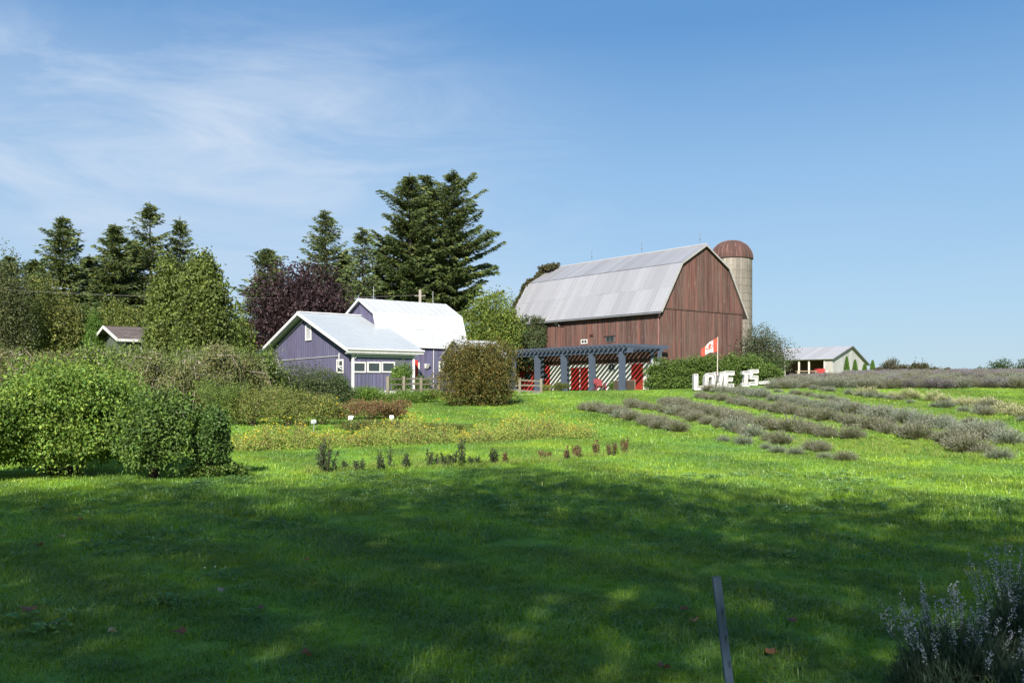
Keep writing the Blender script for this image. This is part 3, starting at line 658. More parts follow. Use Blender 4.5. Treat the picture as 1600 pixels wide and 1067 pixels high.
# ------------------------------------------------------------------ silo
def silo():
    cx = 22.7; cy = 96.0; z0 = hz(cx, cy) - 0.1; R = 2.08; zt = zpx(406, 96) - z0
    t = thing('silo', 'tall concrete stave silo with rusty domed metal cap behind the barn', 'silo', (cx, cy, z0))
    b = MB(); k = 40; rng = np.random.default_rng(3); nr = int(zt / 0.76)
    for r in range(nr):
        za = zt * r / nr; zb = zt * (r + 1) / nr
        for j in range(k):
            if j % 2 == 0: a0 = za; a1 = zb
            else: a0 = za + 0.38; a1 = min(zb + 0.38, zt)
            t0 = 2 * math.pi * j / k + .008; t1 = 2 * math.pi * (j + 1) / k - .008; rr = R + rng.uniform(0, 0.012); g = rng.uniform(0.8, 1.1)
            b.add([(rr * math.cos(t0), rr * math.sin(t0), a0 + .005), (rr * math.cos(t1), rr * math.sin(t1), a0 + .005), (rr * math.cos(t1), rr * math.sin(t1), a1), (rr * math.cos(t0), rr * math.sin(t0), a1)], [[0, 1, 2, 3]], (g, g, g))
    b.build('staves', MAT['silo_concrete'], t, kind='stuff')
    b = MB(); b.tube([(0, 0, 0), (0, 0, zt)], R - .03, k, (0.5, 0.5, 0.5)); b.build('wall', MAT['silo_concrete'], t)
    b = MB()
    for r in range(1, int(zt / 0.76)):
        b.tube([((R + .02) * math.cos(q), (R + .02) * math.sin(q), r * .76) for q in np.linspace(0, 6.283, 41)], .009, 4, (0.35, 0.3, 0.26), cap=False)
    b.build('steel_hoops', MAT['silo_concrete'], t, kind='stuff')
    b = MB(); m = 28; lv = 9; Rd = R + .1; hd = 1.95
    ring = lambda f: (Rd * math.cos(f * math.pi / 2) ** 0.9, zt + .02 + hd * math.sin(f * math.pi / 2))
    for j in range(m):
        t0 = 2 * math.pi * j / m; t1 = 2 * math.pi * (j + 1) / m; g = rng.uniform(0.7, 1.35)
        for i in range(lv):
            (r0, z0_), (r1, z1_) = ring(i / lv), ring(min(0.985, (i + 1) / lv))
            b.add([(r0 * math.cos(t0), r0 * math.sin(t0), z0_), (r0 * math.cos(t1), r0 * math.sin(t1), z0_), (r1 * math.cos(t1), r1 * math.sin(t1), z1_), (r1 * math.cos(t0), r1 * math.sin(t0), z1_)], [[0, 1, 2, 3]], (g, g, g))
        P = [((ring(i / lv)[0] + .015) * math.cos(t0), (ring(i / lv)[0] + .015) * math.sin(t0), ring(i / lv)[1] + .01) for i in range(lv)]
        b.tube(P, .03, 4, (g * 2.6, g * 3.4, g * 3.6), cap=False)
    b.tube([(0, 0, zt), (0, 0, zt + .05)], Rd + .03, 28, (.7, .7, .7))
    b.tube([(0, 0, zt + hd - .06), (0, 0, zt + hd + .04)], [.3, .2], 10, (1, 1, 1))
    b.build('dome', MAT['silo_rust'], t)
silo()

# ------------------------------------------------------------------ pergola in front of the barn
def pergola():
    t = thing('pergola', 'long slate blue timber pergola shading the front of the red barn', 'pergola', tuple(BC), TH)
    col = (0.072, 0.095, 0.142); ys = (0.2, 3.74, 7.3, 10.9, 14.4)
    bf = MB(); bf.box(-.2, .2, -.2, .2, -.1, 3.3, col); bf.box(-.24, .24, -.24, .24, -.1, .25, col); mf = bf.build('post', MAT['paint'], mesh_only=True)
    br = MB(); br.box(-.12, .12, -.12, .12, -.1, 3.3, col); mr = br.build('post', MAT['paint'], mesh_only=True)
    def put(me, name, loc):
        o = bpy.data.objects.new(name, me); C.objects.link(o); o.parent = t; o.location = loc
    for y in ys: put(mf, 'post', (-4.5, y, 0)); put(mr, 'post', (-.95, y, 0))
    b = MB(); b.box(-.13, .13, -.13, .13, -.1, 3.3, col); put(b.build('post', MAT['paint'], mesh_only=True), 'post', (-1.35, -1.0, 0))
    b = MB(); b.box(-4.68, -4.62, -.9, 15.7, 3.1, 3.5, col); b.build('beam', MAT['paint'], t)
    b = MB(); b.box(-4.38, -4.32, -.9, 15.7, 3.1, 3.5, col); b.build('beam', MAT['paint'], t)
    b = MB(); b.box(-1.0, -.9, -1.1, 15.7, 3.3, 3.5, col); b.build('beam', MAT['paint'], t)
    r = MB(); x0 = -5.35
    r.hexa([(x0, -.065, .16), (-.1, -.065, 0), (-.1, .065, 0), (x0, .065, .16), (x0, -.065, .30), (-.1, -.065, .30), (-.1, .065, .30), (x0, .065, .30)], col)
    r.hexa([(x0 + .35, -.066, 0.0), (x0 + .36, -.066, 0), (x0 + .36, .066, 0), (x0 + .35, .066, 0), (x0 + .05, -.066, .17), (x0 + .36, -.066, .17), (x0 + .36, .066, .17), (x0 + .05, .066, .17)], col)
    me = r.build('rafter', MAT['paint'], mesh_only=True)
    y = -.75
    while y < 15.7: put(me, 'rafter', (0, y, 3.504)); y += 0.56
    # knee braces
    for y in ys:
        b = MB(); b.bar((-4.5, y + .15, 2.6), (-4.5, y + .75, 3.2), .08, .1, col); b.build('brace', MAT['paint'], t)
pergola()

# things under the pergola
def red_chair():
    X = np.array([-3.3, barn_y(938) - 2.6, 0.0])
    c, s = math.cos(TH), math.sin(TH); p = np.array([BC[0] + c * X[0] - s * X[1], BC[1] + s * X[0] + c * X[1], BC[2]])
    Y = 75.5; px = 937; p = np.array([(px - 800) / F * Y, Y, hz((px - 800) / F * Y, Y)])
    t = thing('garden_chair', 'dark red slatted garden armchair under the pergola', 'chair', tuple(p), rad(15)); col = (0.22, 0.02, 0.025)
    for i in range(5):
        b = MB(); b.hexa([(-.34 + i * .14, .25, .35), (-.22 + i * .14, .25, .35), (-.22 + i * .14, .28, .35), (-.34 + i * .14, .28, .35), (-.36 + i * .145, .55, 1.05 - .05 * abs(i - 2)), (-.22 + i * .145, .55, 1.05 - .05 * abs(i - 2)), (-.22 + i * .145, .58, 1.05 - .05 * abs(i - 2)), (-.36 + i * .145, .58, 1.05 - .05 * abs(i - 2))], col); b.build('back_slat', MAT['paint'], t)
    b = MB(); b.hexa([(-.36, -.35, .38), (.36, -.35, .38), (.36, .3, .28), (-.36, .3, .28), (-.36, -.35, .42), (.36, -.35, .42), (.36, .3, .32), (-.36, .3, .32)], col); b.build('seat', MAT['paint'], t)
    for sx in (-1, 1):
        b = MB(); b.box(sx * .42 - .08, sx * .42 + .08, -.4, .45, .6, .64, col); b.build('armrest', MAT['paint'], t)
        b = MB(); b.box(sx * .38 - .03, sx * .38 + .03, -.38, -.28, 0, .6, col); b.build('leg', MAT['paint'], t)
        b = MB(); b.bar((sx * .38, -.3, .36), (sx * .38, .6, .05), .04, .1, col); b.build('leg', MAT['paint'], t)
red_chair()
def slat_planter(px, Y, w, label):
    X = (px - 800) / F * Y; t = thing('slatted_planter', label, 'planter', (X, Y, hz(X, Y)), TH - math.pi / 2 + math.pi)
    for i in range(4):
        b = MB(); b.box(-w / 2, w / 2, -.28, -.25, .05 + i * .21, .22 + i * .21, (0.20, 0.15, 0.12)); b.build('slat', MAT['post_wood'], t)
    b = MB(); b.box(-w / 2, w / 2, -.245, .25, .05, .8, (0.05, 0.035, 0.025)); b.build('box', MAT['post_wood'], t)
    for sx in (-1, 1):
        b = MB(); b.box(sx * w / 2 - .05, sx * w / 2 + .05, -.32, -.255 + .0, 0, .92, (0.17, 0.13, 0.10)); b.build('leg', MAT['post_wood'], t)
slat_planter(966, 77.0, 0.9, 'brown slatted wooden planter left of the pergola corner post')
slat_planter(982, 77.6, 0.9, 'brown slatted wooden planter right of the pergola corner post')

# ------------------------------------------------------------------ purple barn
PC = np.array([-11.2, 64.0, 1.25])
pb = thing('purple_barn', 'violet painted farm building with white metal roofs and white trim', 'building', tuple(PC), TH)
def pz(py, lx, ly): return zpx(py, 64 + 0.6214 * lx + 0.7835 * ly) - PC[2]
PUR = (0.130, 0.126, 0.215)
def purple():
    rng = np.random.default_rng(6)
    WY = 14.6; RZ = 6.12; EZ = 3.30; RY = 7.38
    ridge = lambda y: EZ + (RZ - EZ) * (1 - abs(y - RY) / RY)
    def pc(): return np.array(PUR) * rng.uniform(0.86, 1.14) * np.array([rng.uniform(.92, 1.1), 1, rng.uniform(.95, 1.05)])
    b = MB(); y = 0.25
    while y < 14.45:                                   # gable boards, with battens
        y1 = min(y + .3, 14.45); zt = lambda v: ridge(v) - .2
        b.hexa([(.32, y, .25), (.40, y, .25), (.40, y1, .25), (.32, y1, .25), (.32, y, zt(y)), (.40, y, zt(y)), (.40, y1, zt(y1)), (.32, y1, zt(y1))], pc())
        b.hexa([(.285, y - .02, .25), (.318, y - .02, .25), (.318, y + .025, .25), (.285, y + .025, .25), (.285, y - .02, zt(y) - .02), (.318, y - .02, zt(y) - .02), (.318, y + .025, zt(y) - .02), (.285, y + .025, zt(y) - .02)], np.array(PUR) * .8)
        y += .3
    b.build('gable_boards', MAT['paint'], pb, kind='stuff')
    b = MB(); x = .32
    while x < 5.25:
        x1 = min(x + .3, 5.25); b.box(x, x1, .12, .2, .25, EZ - .1, pc()); b.box(x - .02, x + .025, .085, .118, .25, EZ - .1, np.array(PUR) * .85); x += .3
    b.build('side_boards', MAT['paint'], pb, kind='stuff')
    b = MB(); b.box(.4, 5.2, .2, 14.4, 0, EZ - .15, PUR)
    b.add([(5.2, .2, EZ - .15), (5.2, 14.4, EZ - .15), (5.2, RY, RZ - .3)], [[0, 1, 2]], PUR)
    b.build('wall', MAT['paint'], pb)
    b = MB(); b.box(.3, 5.25, .08, 14.5, -.8, .248, (1, 1, 1)); b.build('foundation', MAT['footing'], pb)
    # wing roof sheets
    b = MB()
    for sgn in (-1, 1):
        x = -.35
        while x < 5.8:
            x1 = min(x + .62, 5.8); c = np.array((0.28, 0.31, 0.335)) * rng.uniform(.97, 1.02); e = RY + sgn * (RY + .3)
            ze = EZ - .12
            b.add([(x, e, ze), (x1 - .06, e, ze), (x1 - .06, RY, RZ), (x, RY, RZ), (x1 - .03, e, ze + .006), (x1 - .03, RY, RZ + .006), (x1, e, ze), (x1, RY, RZ)], [[0, 1, 2, 3], [1, 4, 5, 2], [4, 6, 7, 5]], c); x = x1
        b.add([(-.33, RY + sgn * (RY + .28), EZ - .2), (5.78, RY + sgn * (RY + .28), EZ - .2), (5.78, RY, RZ - .08), (-.33, RY, RZ - .08)], [[0, 1, 2, 3]], (0.6, 0.66, 0.62))
    wr = b.build('wing_roof', MAT['roof_white'], pb)
    b = MB(); b.bar((-.37, RY, RZ + .03), (5.8, RY, RZ + .03), .3, .05, (0.75, 0.77, 0.8)); b.build('ridge_cap', MAT['roof_white'], wr)
    b = MB()
    for sgn in (-1, 1): b.bar((-.38, RY, RZ - .1), (-.38, RY + sgn * (RY + .32), EZ - .25), .05, .22, (0.78, 0.79, 0.78))
    b.build('rake_board', MAT['paint'], pb)
    b = MB(); b.box(-.4, 5.85, -.36, -.31, EZ - .42, EZ - .14, (0.8, 0.8, 0.78)); b.build('fascia', MAT['paint'], pb)
    b = MB(); b.box(-.3, 5.4, -.30, .1, EZ - .50, EZ - .44, (0.50, 0.56, 0.53)); b.box(.385, 5.14, .03, .08, EZ - .72, EZ - .505, (0.50, 0.56, 0.53)); b.build('soffit', MAT['paint'], pb)
    b = MB(); b.tube([(-.4, -.42, EZ - .2), (5.85, -.42, EZ - .2)], .07, 6, (0.8, 0.8, 0.8)); b.tube([(.5, -.42, EZ - .22), (.55, -.05, EZ - .6), (.46, .03, EZ - .8)], .035, 6, (0.8, 0.8, 0.8)); b.build('gutter', MAT['paint'], pb)
    for (a, c) in ((.26, .5), ):
        b = MB(); b.box(.26, .38, .02, .084, .2, EZ - .5, (0.8, 0.8, 0.79)); b.build('corner_trim', MAT['paint'], pb)
        b = MB(); b.box(.22, .258, .03, .14, .2, EZ - .5, (0.8, 0.8, 0.79)); b.build('corner_trim', MAT['paint'], pb)
    b = MB(); b.box(5.15, 5.32, .02, .084, .2, EZ - .5, (0.8, 0.8, 0.79)); b.build('corner_trim', MAT['paint'], pb)
    # inner white frieze line under the left rake
    b = MB(); b.bar((.28, 14.2, EZ - .3), (.28, RY + .1, RZ - .42), .04, .09, (0.8, 0.8, 0.8)); b.build('frieze_board', MAT['paint'], pb)
    # louvre in the gable
    g = MB(); g.X = ((.28, 7.28, 4.0), (0, -1, 0), (0, 0, 1), (-1, 0, 0))
    for (a, c_, d, e) in ((0, .9, 0, .08), (0, .9, 1.12, 1.2), (0, .08, .08, 1.12), (.82, .9, .08, 1.12)): g.box(a, c_, d, e, 0, .08, (0.8, 0.8, 0.8))
    lo = g.build('louvre', MAT['paint'], pb)
    for k in range(7):
        g2 = MB(); g2.X = g.X; g2.hexa([(.08, .1 + k * .145, .0), (.82, .1 + k * .145, .0), (.82, .1 + k * .145, .07), (.08, .1 + k * .145, .07), (.08, .2 + k * .145, .0), (.82, .2 + k * .145, .0), (.82, .19 + k * .145, .01), (.08, .19 + k * .145, .01)], (0.6, 0.62, 0.62)); g2.build('slat', MAT['paint'], lo)
    g = MB(); g.tube([(.26, 11.8, 2.62), (.26, 1.9, 2.72)], .025, 5, (0.6, 0.6, 0.6)); g.tube([(.2, 1.9, 2.9), (.2, 1.95, 1.9), (.22, 1.6, 1.75)], .035, 5, (0.75, 0.75, 0.75)); g.build('conduit', MAT['paint'], pb)
    # windows: side (three in a row), gable (one tall)
    def sx(px): a = (px - 800) / F; return (a * 64 + 11.2) / (0.7835 - 0.6214 * a)
    def gy(px): a = (px - 800) / F; return (-11.2 + .3 * .78 - (64 + .2) * a) / (0.6214 + 0.7835 * a)
    for p0, p1 in ((551, 572.5), (574.5, 595.5), (597, 618)):
        x0, x1 = sx(p0), sx(p1); window_part(pb, (x0, .084, pz(582, x0, 0)), (1, 0, 0), (0, -1, 0), x1 - x0, pz(565, x0, 0) - pz(582, x0, 0), fr=.10, depth=.06)
    y0 = 2.4; window_part(pb, (.284, y0, pz(583, .3, 1.5)), (0, -1, 0), (-1, 0, 0), 1.0, pz(561, .3, 1.5) - pz(583, .3, 1.5), fr=.13, bars=1, split='h')
    window_part(pb, (.284, 13.3, 0.95), (0, -1, 0), (-1, 0, 0), .8, 1.1, fr=.1, bars=1)
    # main gambrel barn
    GX0, GX1, GY0, GY1 = 4.7, 12.8, 3.9, 10.36; MR = 7.13; GE = 3.72; GB = 6.25; BYO = .9; GP = 7.45
    prof = [(GY0, GE), (GY0 + BYO, GB), (MR, GP), (GY1 - BYO, GB), (GY1, GE)]
    b = MB()
    for i in range(4):
        x = GX0 - .02; rows = 2 if i in (0, 3) else 1
        for r in range(rows):
            x = GX0 - .02
            (ya, za), (yb, zb) = prof[i], prof[i + 1]
            f0, f1 = r / rows, (r + 1) / rows; A_ = (ya + (yb - ya) * f0, za + (zb - za) * f0); B_ = (ya + (yb - ya) * f1, za + (zb - za) * f1)
            while x < GX1:
                x1 = min(x + .7, GX1); c = np.array((0.33, 0.345, 0.355)) * rng.uniform(.97, 1.02); l = rng.uniform(0, .012)
                b.add([(x, A_[0], A_[1] + l), (x1 - .06, A_[0], A_[1] + l), (x1 - .06, B_[0], B_[1] + l), (x, B_[0], B_[1] + l), (x1 - .03, A_[0], A_[1] + .03), (x1 - .03, B_[0], B_[1] + .03), (x1, A_[0], A_[1]), (x1, B_[0], B_[1])], [[0, 1, 2, 3], [1, 4, 5, 2], [4, 6, 7, 5]], c); x = x1
    b.build('gambrel_roof', MAT['roof_white'], pb)
    b = MB()
    for i in range(4): b.bar((GX0 - .05, prof[i][0], prof[i][1] - .08), (GX0 - .05, prof[i + 1][0], prof[i + 1][1] - .08), .06, .2, (0.72, 0.75, 0.76))
    b.build('gambrel_trim', MAT['paint'], pb); b = MB()
    for i in range(4): b.bar((GX1 + .03, prof[i][0], prof[i][1] - .08), (GX1 + .03, prof[i + 1][0], prof[i + 1][1] - .08), .06, .2, (0.72, 0.75, 0.76))
    b.build('gambrel_trim', MAT['paint'], pb)
    b = MB(); y = GY0 + .15
    def gz(v): v = min(v, 2 * MR - v); return (GE + (GB - GE) * (v - GY0) / BYO if v < GY0 + BYO else GB + (GP - GB) * (v - GY0 - BYO) / (MR - GY0 - BYO)) - .12
    while y < GY1 - .15:
        y1 = min(y + .25, GY1 - .15)
        for (xa, xb) in ((GX0 + .25, GX0 + .33), (GX1 - .3, GX1 - .22)):
            b.hexa([(xa, y + .006, -.2), (xb, y + .006, -.2), (xb, y1, -.2), (xa, y1, -.2), (xa, y + .006, gz(y)), (xb, y + .006, gz(y)), (xb, y1, gz(y1)), (xa, y1, gz(y1))], pc() * .9)
        y += .25
    x = GX0 + .33
    while x < GX1 - .25:
        x1 = min(x + .25, GX1 - .25); b.box(x + .006, x1, GY0 + .18, GY0 + .26, .1, GE, pc()); x += .25
    b.build('main_boards', MAT['paint'], pb, kind='stuff')
    b = MB(); b.box(GX0 + .33, GX1 - .3, GY0 + .26, GY1 - .2, -.3, GE, PUR); b.build('main_wall', MAT['paint'], pb)
    b = MB(); b.box(GX0 + .2, GX1, GY0 - .04, GY0 + .01, GE - .16, GE, (0.75, 0.77, 0.78)); b.build('fascia', MAT['paint'], pb)
    for xx in (6.0, 11.6):
        b = MB(); b.tube([(xx, MR, GP), (xx, MR, GP + 1.0)], .018, 5, (.6, .6, .6)); b.build('lightning_rod', MAT['metal'], pb)
    def mx(px): a = (px - 800) / F; return (a * (64 + .7835 * 4.08) + 11.2 + .6214 * 4.08) / (0.7835 - 0.6214 * a)
    yw = GY0 + .178
    b = MB(); b.box(mx(648), mx(652.5), yw - .05, yw, 0.1, pz(563, 8, 4), (0.62, 0.045, 0.02)); d = b.build('door', MAT['paint'], pb, label='narrow bright red door'); 
    h = MB(); h.box(mx(651), mx(651) + .06, yw - .09, yw - .052, 1.2, 1.35, (0.1, .1, .1)); h.build('handle', MAT['metal'], d)
    b = MB(); b.box(mx(653), mx(655), yw - .07, yw, 0.1, pz(566, 8, 4), (0.8, 0.8, 0.8)); b.build('door_trim', MAT['paint'], pb)
    b = MB(); b.tube([(mx(677), yw - .05, GE - .2), (mx(676.5), yw - .05, .2)], .03, 5, (.62, .6, .6)); b.build('downpipe', MAT['paint'], pb)
    x0 = mx(663.5); z0 = pz(575, 8, 4)
    b = MB(); b.X = ((x0, yw, z0), (1, 0, 0), (0, 0, 1), (0, -1, 0)); b.hexa([(0, 0, 0), (.3, 0, 0), (.3, 0, .12), (0, 0, .12), (-.02, .35, 0), (.32, .35, 0), (.3, .32, .3), (0, .32, .3)], (0.75, 0.75, 0.75)); b.box(.05, .25, -.06, 0.0, .02, .1, (0.2, 0.2, 0.2)); b.build('wall_lamp', MAT['paint'], pb)
    x0, x1 = mx(685.5), mx(699); window_part(pb, (x0, yw, pz(581, 10, 4)), (1, 0, 0), (0, -1, 0), x1 - x0, pz(564.5, 10, 4) - pz(581, 10, 4), fr=.11, bars=1, depth=.06)
purple()

# low white roofed lean-to behind the round bush
def leanto():
    loc = (at(742, 70)[0], 70, 1.35); t = thing('garden_shed', 'small white roofed shed hidden behind the round bush', 'shed', loc, TH)
    b = MB(); w = 2.1; zr = zpx(532, 70) - 1.35; ze = zr - 1.1
    b.box(-1.7, 1.7, -1.5, 1.5, 0, ze, (.2, .21, .25)); b.add([(-1.7, -1.5, ze), (-1.7, 1.5, ze), (-1.7, 0, zr - .1)], [[0, 1, 2]], (.2, .21, .25)); b.add([(1.7, -1.5, ze), (1.7, 1.5, ze), (1.7, 0, zr - .1)], [[0, 1, 2]], (.2, .21, .25)); b.build('wall', MAT['paint'], t)
    b = MB()
    b.slab([(-2, -1.8, ze - .2), (2, -1.8, ze - .2), (2, 0, zr), (-2, 0, zr)], .06, (.27, .28, .29)); b.slab([(2, 1.8, ze - .2), (-2, 1.8, ze - .2), (-2, 0, zr), (2, 0, zr)], .06, (.27, .28, .29)); b.build('roof', MAT['roof_white'], t)
leanto()

# ------------------------------------------------------------------ open shed on the hill
def hill_shed():
    A = math.atan2(0.747, 0.665); X, Y = 51.1, 148.0; z0 = zpx(589, 148)
    t = thing('open_shed', 'grey open fronted farm shed on top of the hill', 'shed', (X, Y, z0), A); rng = np.random.default_rng(9)
    W_ = 14.6; L = 14.0; pk = 7.4; ze = zpx(559.5, 148) - z0; zp = zpx(541, 153.5) - z0; zr = zpx(569.5, 159) - z0
    top = lambda x: ze + (zp - ze) * x / pk if x < pk else zp + (zr - zp) * (x - pk) / (W_ - pk)
    b = MB(); x = 0
    while x < W_:
        x1 = min(x + .5, W_); g = rng.uniform(.85, 1.1)
        b.hexa([(x + .01, -.04, -.3), (x1, -.04, -.3), (x1, .02, -.3), (x + .01, .02, -.3), (x + .01, -.04, top(x) - .05), (x1, -.04, top(x1) - .05), (x1, .02, top(x1) - .05), (x + .01, .02, top(x) - .05)], np.array((.33, .33, .33)) * g); x += .5
    b.build('gable_boards', MAT['post_wood'], t, kind='stuff')
    b = MB(); b.box(0, .06, 0.03, 1.15, -.2, ze - .1, (.30, .29, .27)); b.build('front_wall', MAT['post_wood'], t)
    b = MB(); b.box(5.0, 5.1, 0.03, L, -.2, ze + .8, (.16, .065, .055)); b.build('inner_wall', MAT['barn_wood'], t)
    b = MB(); b.box(0.1, 5, L - .1, L, -.2, ze, (.15, .1, .09)); b.build('end_wall', MAT['barn_wood'], t)
    for y in (1.3, 3.9, 5.6, 8.1, 11.5):
        b = MB(); b.box(-.05, .15, y - .12, y + .12, -.3, ze - .25, (.50, .47, .42)); b.build('post', MAT['post_wood'], t)
    b = MB(); b.box(-.08, .1, .1, L, ze - .3, ze - .05, (.30, .28, .26)); b.build('lintel', MAT['post_wood'], t)
    b = MB(); y = -.4
    while y < L:
        y1 = min(y + .7, L); c = np.array((.42, .41, .41)) * rng.uniform(.9, 1.08)
        b.slab([(-.5, y1, ze - .12), (-.5, y, ze - .12), (pk, y, zp + .02), (pk, y1, zp + .02)], .05, c); b.slab([(W_ + .4, y, zr - .1), (W_ + .4, y1, zr - .1), (pk, y1, zp + .02), (pk, y, zp + .02)], .05, c); y = y1
    b.build('roof', MAT['roof_tin'], t)
    b = MB(); b.bar((-.5, -.42, ze - .2), (pk, -.42, zp - .06), .05, .22, (.09, .085, .08)); b.bar((pk, -.42, zp - .06), (W_ + .4, -.42, zr - .2), .05, .22, (.09, .085, .08)); b.build('rake_board', MAT['paint'], t)
    # the red thing parked in it
    p = np.array((at(1279, 149)[0], 149.0, z0 + .0))
    m = thing('red_farm_machine', 'red farm implement with slanted hopper parked in the open shed', 'farm machine', tuple(p), 0)
    b = MB(); b.hexa([(-1.3, -.6, .3), (.8, -.6, .3), (.8, .6, .3), (-1.3, .6, .3), (-.3, -.7, 1.35), (.8, -.7, 1.35), (.8, .7, 1.35), (-.3, .7, 1.35)], (.38, .02, .025)); b.build('hopper', MAT['paint'], m)
    for sx in (-.8, .8):
        b = MB(); b.tube([(sx, -.75, .4), (sx, -.62, .4)], .4, 14, (.03, .03, .03)); b.build('wheel', MAT['plain'], m)
    b = MB(); b.bar((.9, -.5, .5), (1.2, -.5, 1.0), .08, .08, (.6, .6, .55)); b.build('handle', MAT['plain'], m)
    X2 = at(1259, 148.5); tb = thing('work_table', 'cluttered wooden work table inside the open shed', 'table', (X2[0], 148.5, z0))
    b = MB(); b.box(-1.6, 1.6, -.5, .5, .9, 1.0, (.3, .22, .15)); b.build('table_top', MAT['post_wood'], tb)
    for sx in (-1.45, 1.45):
        for sy in (-.4, .4):
            b = MB(); b.box(sx - .06, sx + .06, sy - .06, sy + .06, 0, .897, (.25, .19, .13)); b.build('leg', MAT['post_wood'], tb)
hill_shed()

# ------------------------------------------------------------------ bungalow roof among the trees on the left
def bungalow():
    X, Y = -25.4, 60.0; z0 = hz(X, Y) - .1; t = thing('bungalow', 'low house with brown shingle roof among the left trees', 'house', (X, Y, z0), TH); rng = np.random.default_rng(2)
    ze = zpx(529, 60) - z0; zr = zpx(509.5, 62.6) - z0; D = 3.3; L = 6.0
    b = MB(); b.box(.5, L - .4, .4, 2 * D - .4, 0, ze - .05, (.10, .12, .10)); b.add([(.5, .4, ze - .05), (.5, 2 * D - .4, ze - .05), (.5, D, zr - .15)], [[0, 1, 2]], (.10, .12, .10)); b.build('wall', MAT['paint'], t)  # shade is put into the dark greenish wall colour
    b = MB(); nrow = 14
    for sgn in (0, 1):
        for r in range(nrow):
            x = -.1; f0 = r / nrow; f1 = (r + 1.15) / nrow
            while x < L:
                w = rng.uniform(.4, .6); x1 = min(x + w, L); c = np.array((.17, .135, .12)) * rng.uniform(.75, 1.2)
                ya, yb = D * f0, D * f1; za, zb = ze + (zr - ze) * f0 + .035, ze + (zr - ze) * f1 + .01
                if sgn: ya, yb = 2 * D - ya, 2 * D - yb
                b.add([(x + .01, ya, za), (x1, ya, za), (x1, yb, zb), (x + .01, yb, zb)], [[0, 1, 2, 3]], c); x = x1
        b.add([(0, 2 * D * sgn, ze - .02), (L, 2 * D * sgn, ze - .02), (L, D, zr - .02), (0, D, zr - .02)], [[0, 1, 2, 3]], (.1, .08, .07))
    b.build('roof', MAT['plain'], t)
    b = MB(); b.bar((-.12, 0, ze - .08), (-.12, D, zr - .06), .05, .2, (.7, .7, .68)); b.bar((-.12, 2 * D, ze - .08), (-.12, D, zr - .06), .05, .2, (.7, .7, .68)); b.box(-.1, L, -.08, -.03, ze - .18, ze, (.62, .62, .6)); b.build('fascia', MAT['paint'], t)
    b = MB(); b.tube([(1.5, -.02, ze - .15), (1.5, .33, ze - .5), (1.5, .33, .1)], .05, 6, (.7, .7, .7)); b.build('downpipe', MAT['paint'], t)
bungalow()

# ------------------------------------------------------------------ trees
G1 = [(0.030, 0.055, 0.018), (0.048, 0.078, 0.022), (0.07, 0.10, 0.026)]
OL = [(0.075, 0.092, 0.024), (0.105, 0.118, 0.028), (0.14, 0.14, 0.036), (0.06, 0.08, 0.026)]
YG = [(0.075, 0.115, 0.022), (0.11, 0.145, 0.026), (0.14, 0.165, 0.03), (0.05, 0.09, 0.02)]
def tree_h(py, Y, x): return zpx(py, Y) - hz(x, Y)
def sp(px, py, Y, wpx, seed, label, **k):
    p = at(px, Y); spruce('spruce_tree', label, p, tree_h(py, Y, p[0]), wpx / F * Y, seed, group='tall spruces behind the farm', **k)
sp(640, 270, 104, 160, 31, 'tall dark spruce, left one of the highest pair behind the purple barn', dens=3.2, droop=.22, e=.5)
sp(706, 265, 106, 185, 32, 'tallest dark spruce, right one of the highest pair behind the purple barn', dens=3.2, e=.5, droop=.2, asym=.1)
sp(667, 273, 107, 150, 41, 'second top of the highest spruce mass, between the two widest crowns', dens=2.6, droop=.25, e=.5)
sp(538, 392, 108, 95, 42, 'lower spruce filling the gap between the slender and the open spruce', dens=1.8, droop=.2)
sp(598, 385, 108, 100, 43, 'lower spruce tucked against the left side of the highest mass', dens=1.8, droop=.2)
sp(140, 398, 98, 100, 44, 'short dark spruce between the leftmost pointed and the blunt spruce', dens=1.9)
sp(208, 375, 99, 100, 45, 'dark spruce between the blunt spruce and the open long branched one', dens=1.9)
sp(55, 405, 98, 100, 46, 'low broad spruce left of the leftmost pointed spruce', dens=1.9)
sp(508, 328, 104, 140, 33, 'slender layered spruce rising behind the copper coloured maple', dens=1.5, droop=.40)
sp(566, 355, 100, 112, 34, 'open spruce between the slender layered one and the highest pair', dens=1.3, droop=.2, gaps=.15)
sp(418, 388, 98, 125, 35, 'bushy spruce left of the copper coloured maple', dens=1.5, droop=.1)
sp(98, 337, 92, 125, 36, 'leftmost pointed spruce standing over the far left trees', dens=1.9, droop=.3)
sp(180, 350, 94, 125, 37, 'dense blunt spruce in the middle of the left tree group', dens=2.2, droop=.15)
sp(234, 316, 96, 145, 38, 'highest spruce of the left tree group with long open side branches', dens=1.4, droop=.35, gaps=.2)
sp(281, 339, 98, 85, 39, 'thin small crowned spruce poking out behind the big cedar', dens=1.3, droop=.3, gaps=.1)
sp(15, 400, 96, 95, 40, 'spruce partly cut by the left edge behind the willow like tree', dens=1.6)
def dec(px, py, Y, wpx, seed, label, cols, n=9000, leaf=.24, clear=.1, cat='tree', name='leafy_tree', **k):
    p = at(px, Y); return deciduous(name, label, cat, p, tree_h(py, Y, p[0]), wpx / F * Y, seed, cols, leaf=leaf, n=n, clear=clear, **k)
dec(18, 392, 72, 78, 51, 'tall grey green tree cut by the left edge of the photo', [(0.04, 0.055, 0.025), (0.06, 0.075, 0.03), (0.08, 0.085, 0.035)], 9000, .2, .1, nb=16)
dec(75, 430, 76, 105, 52, 'olive and yellowish tree in front of the leftmost pointed spruce', OL, 12000, .2, .05, nb=18)
dec(130, 470, 80, 100, 53, 'dark leafy tree between the olive tree and the trimmed cedar', G1, 9000, .22, .02)
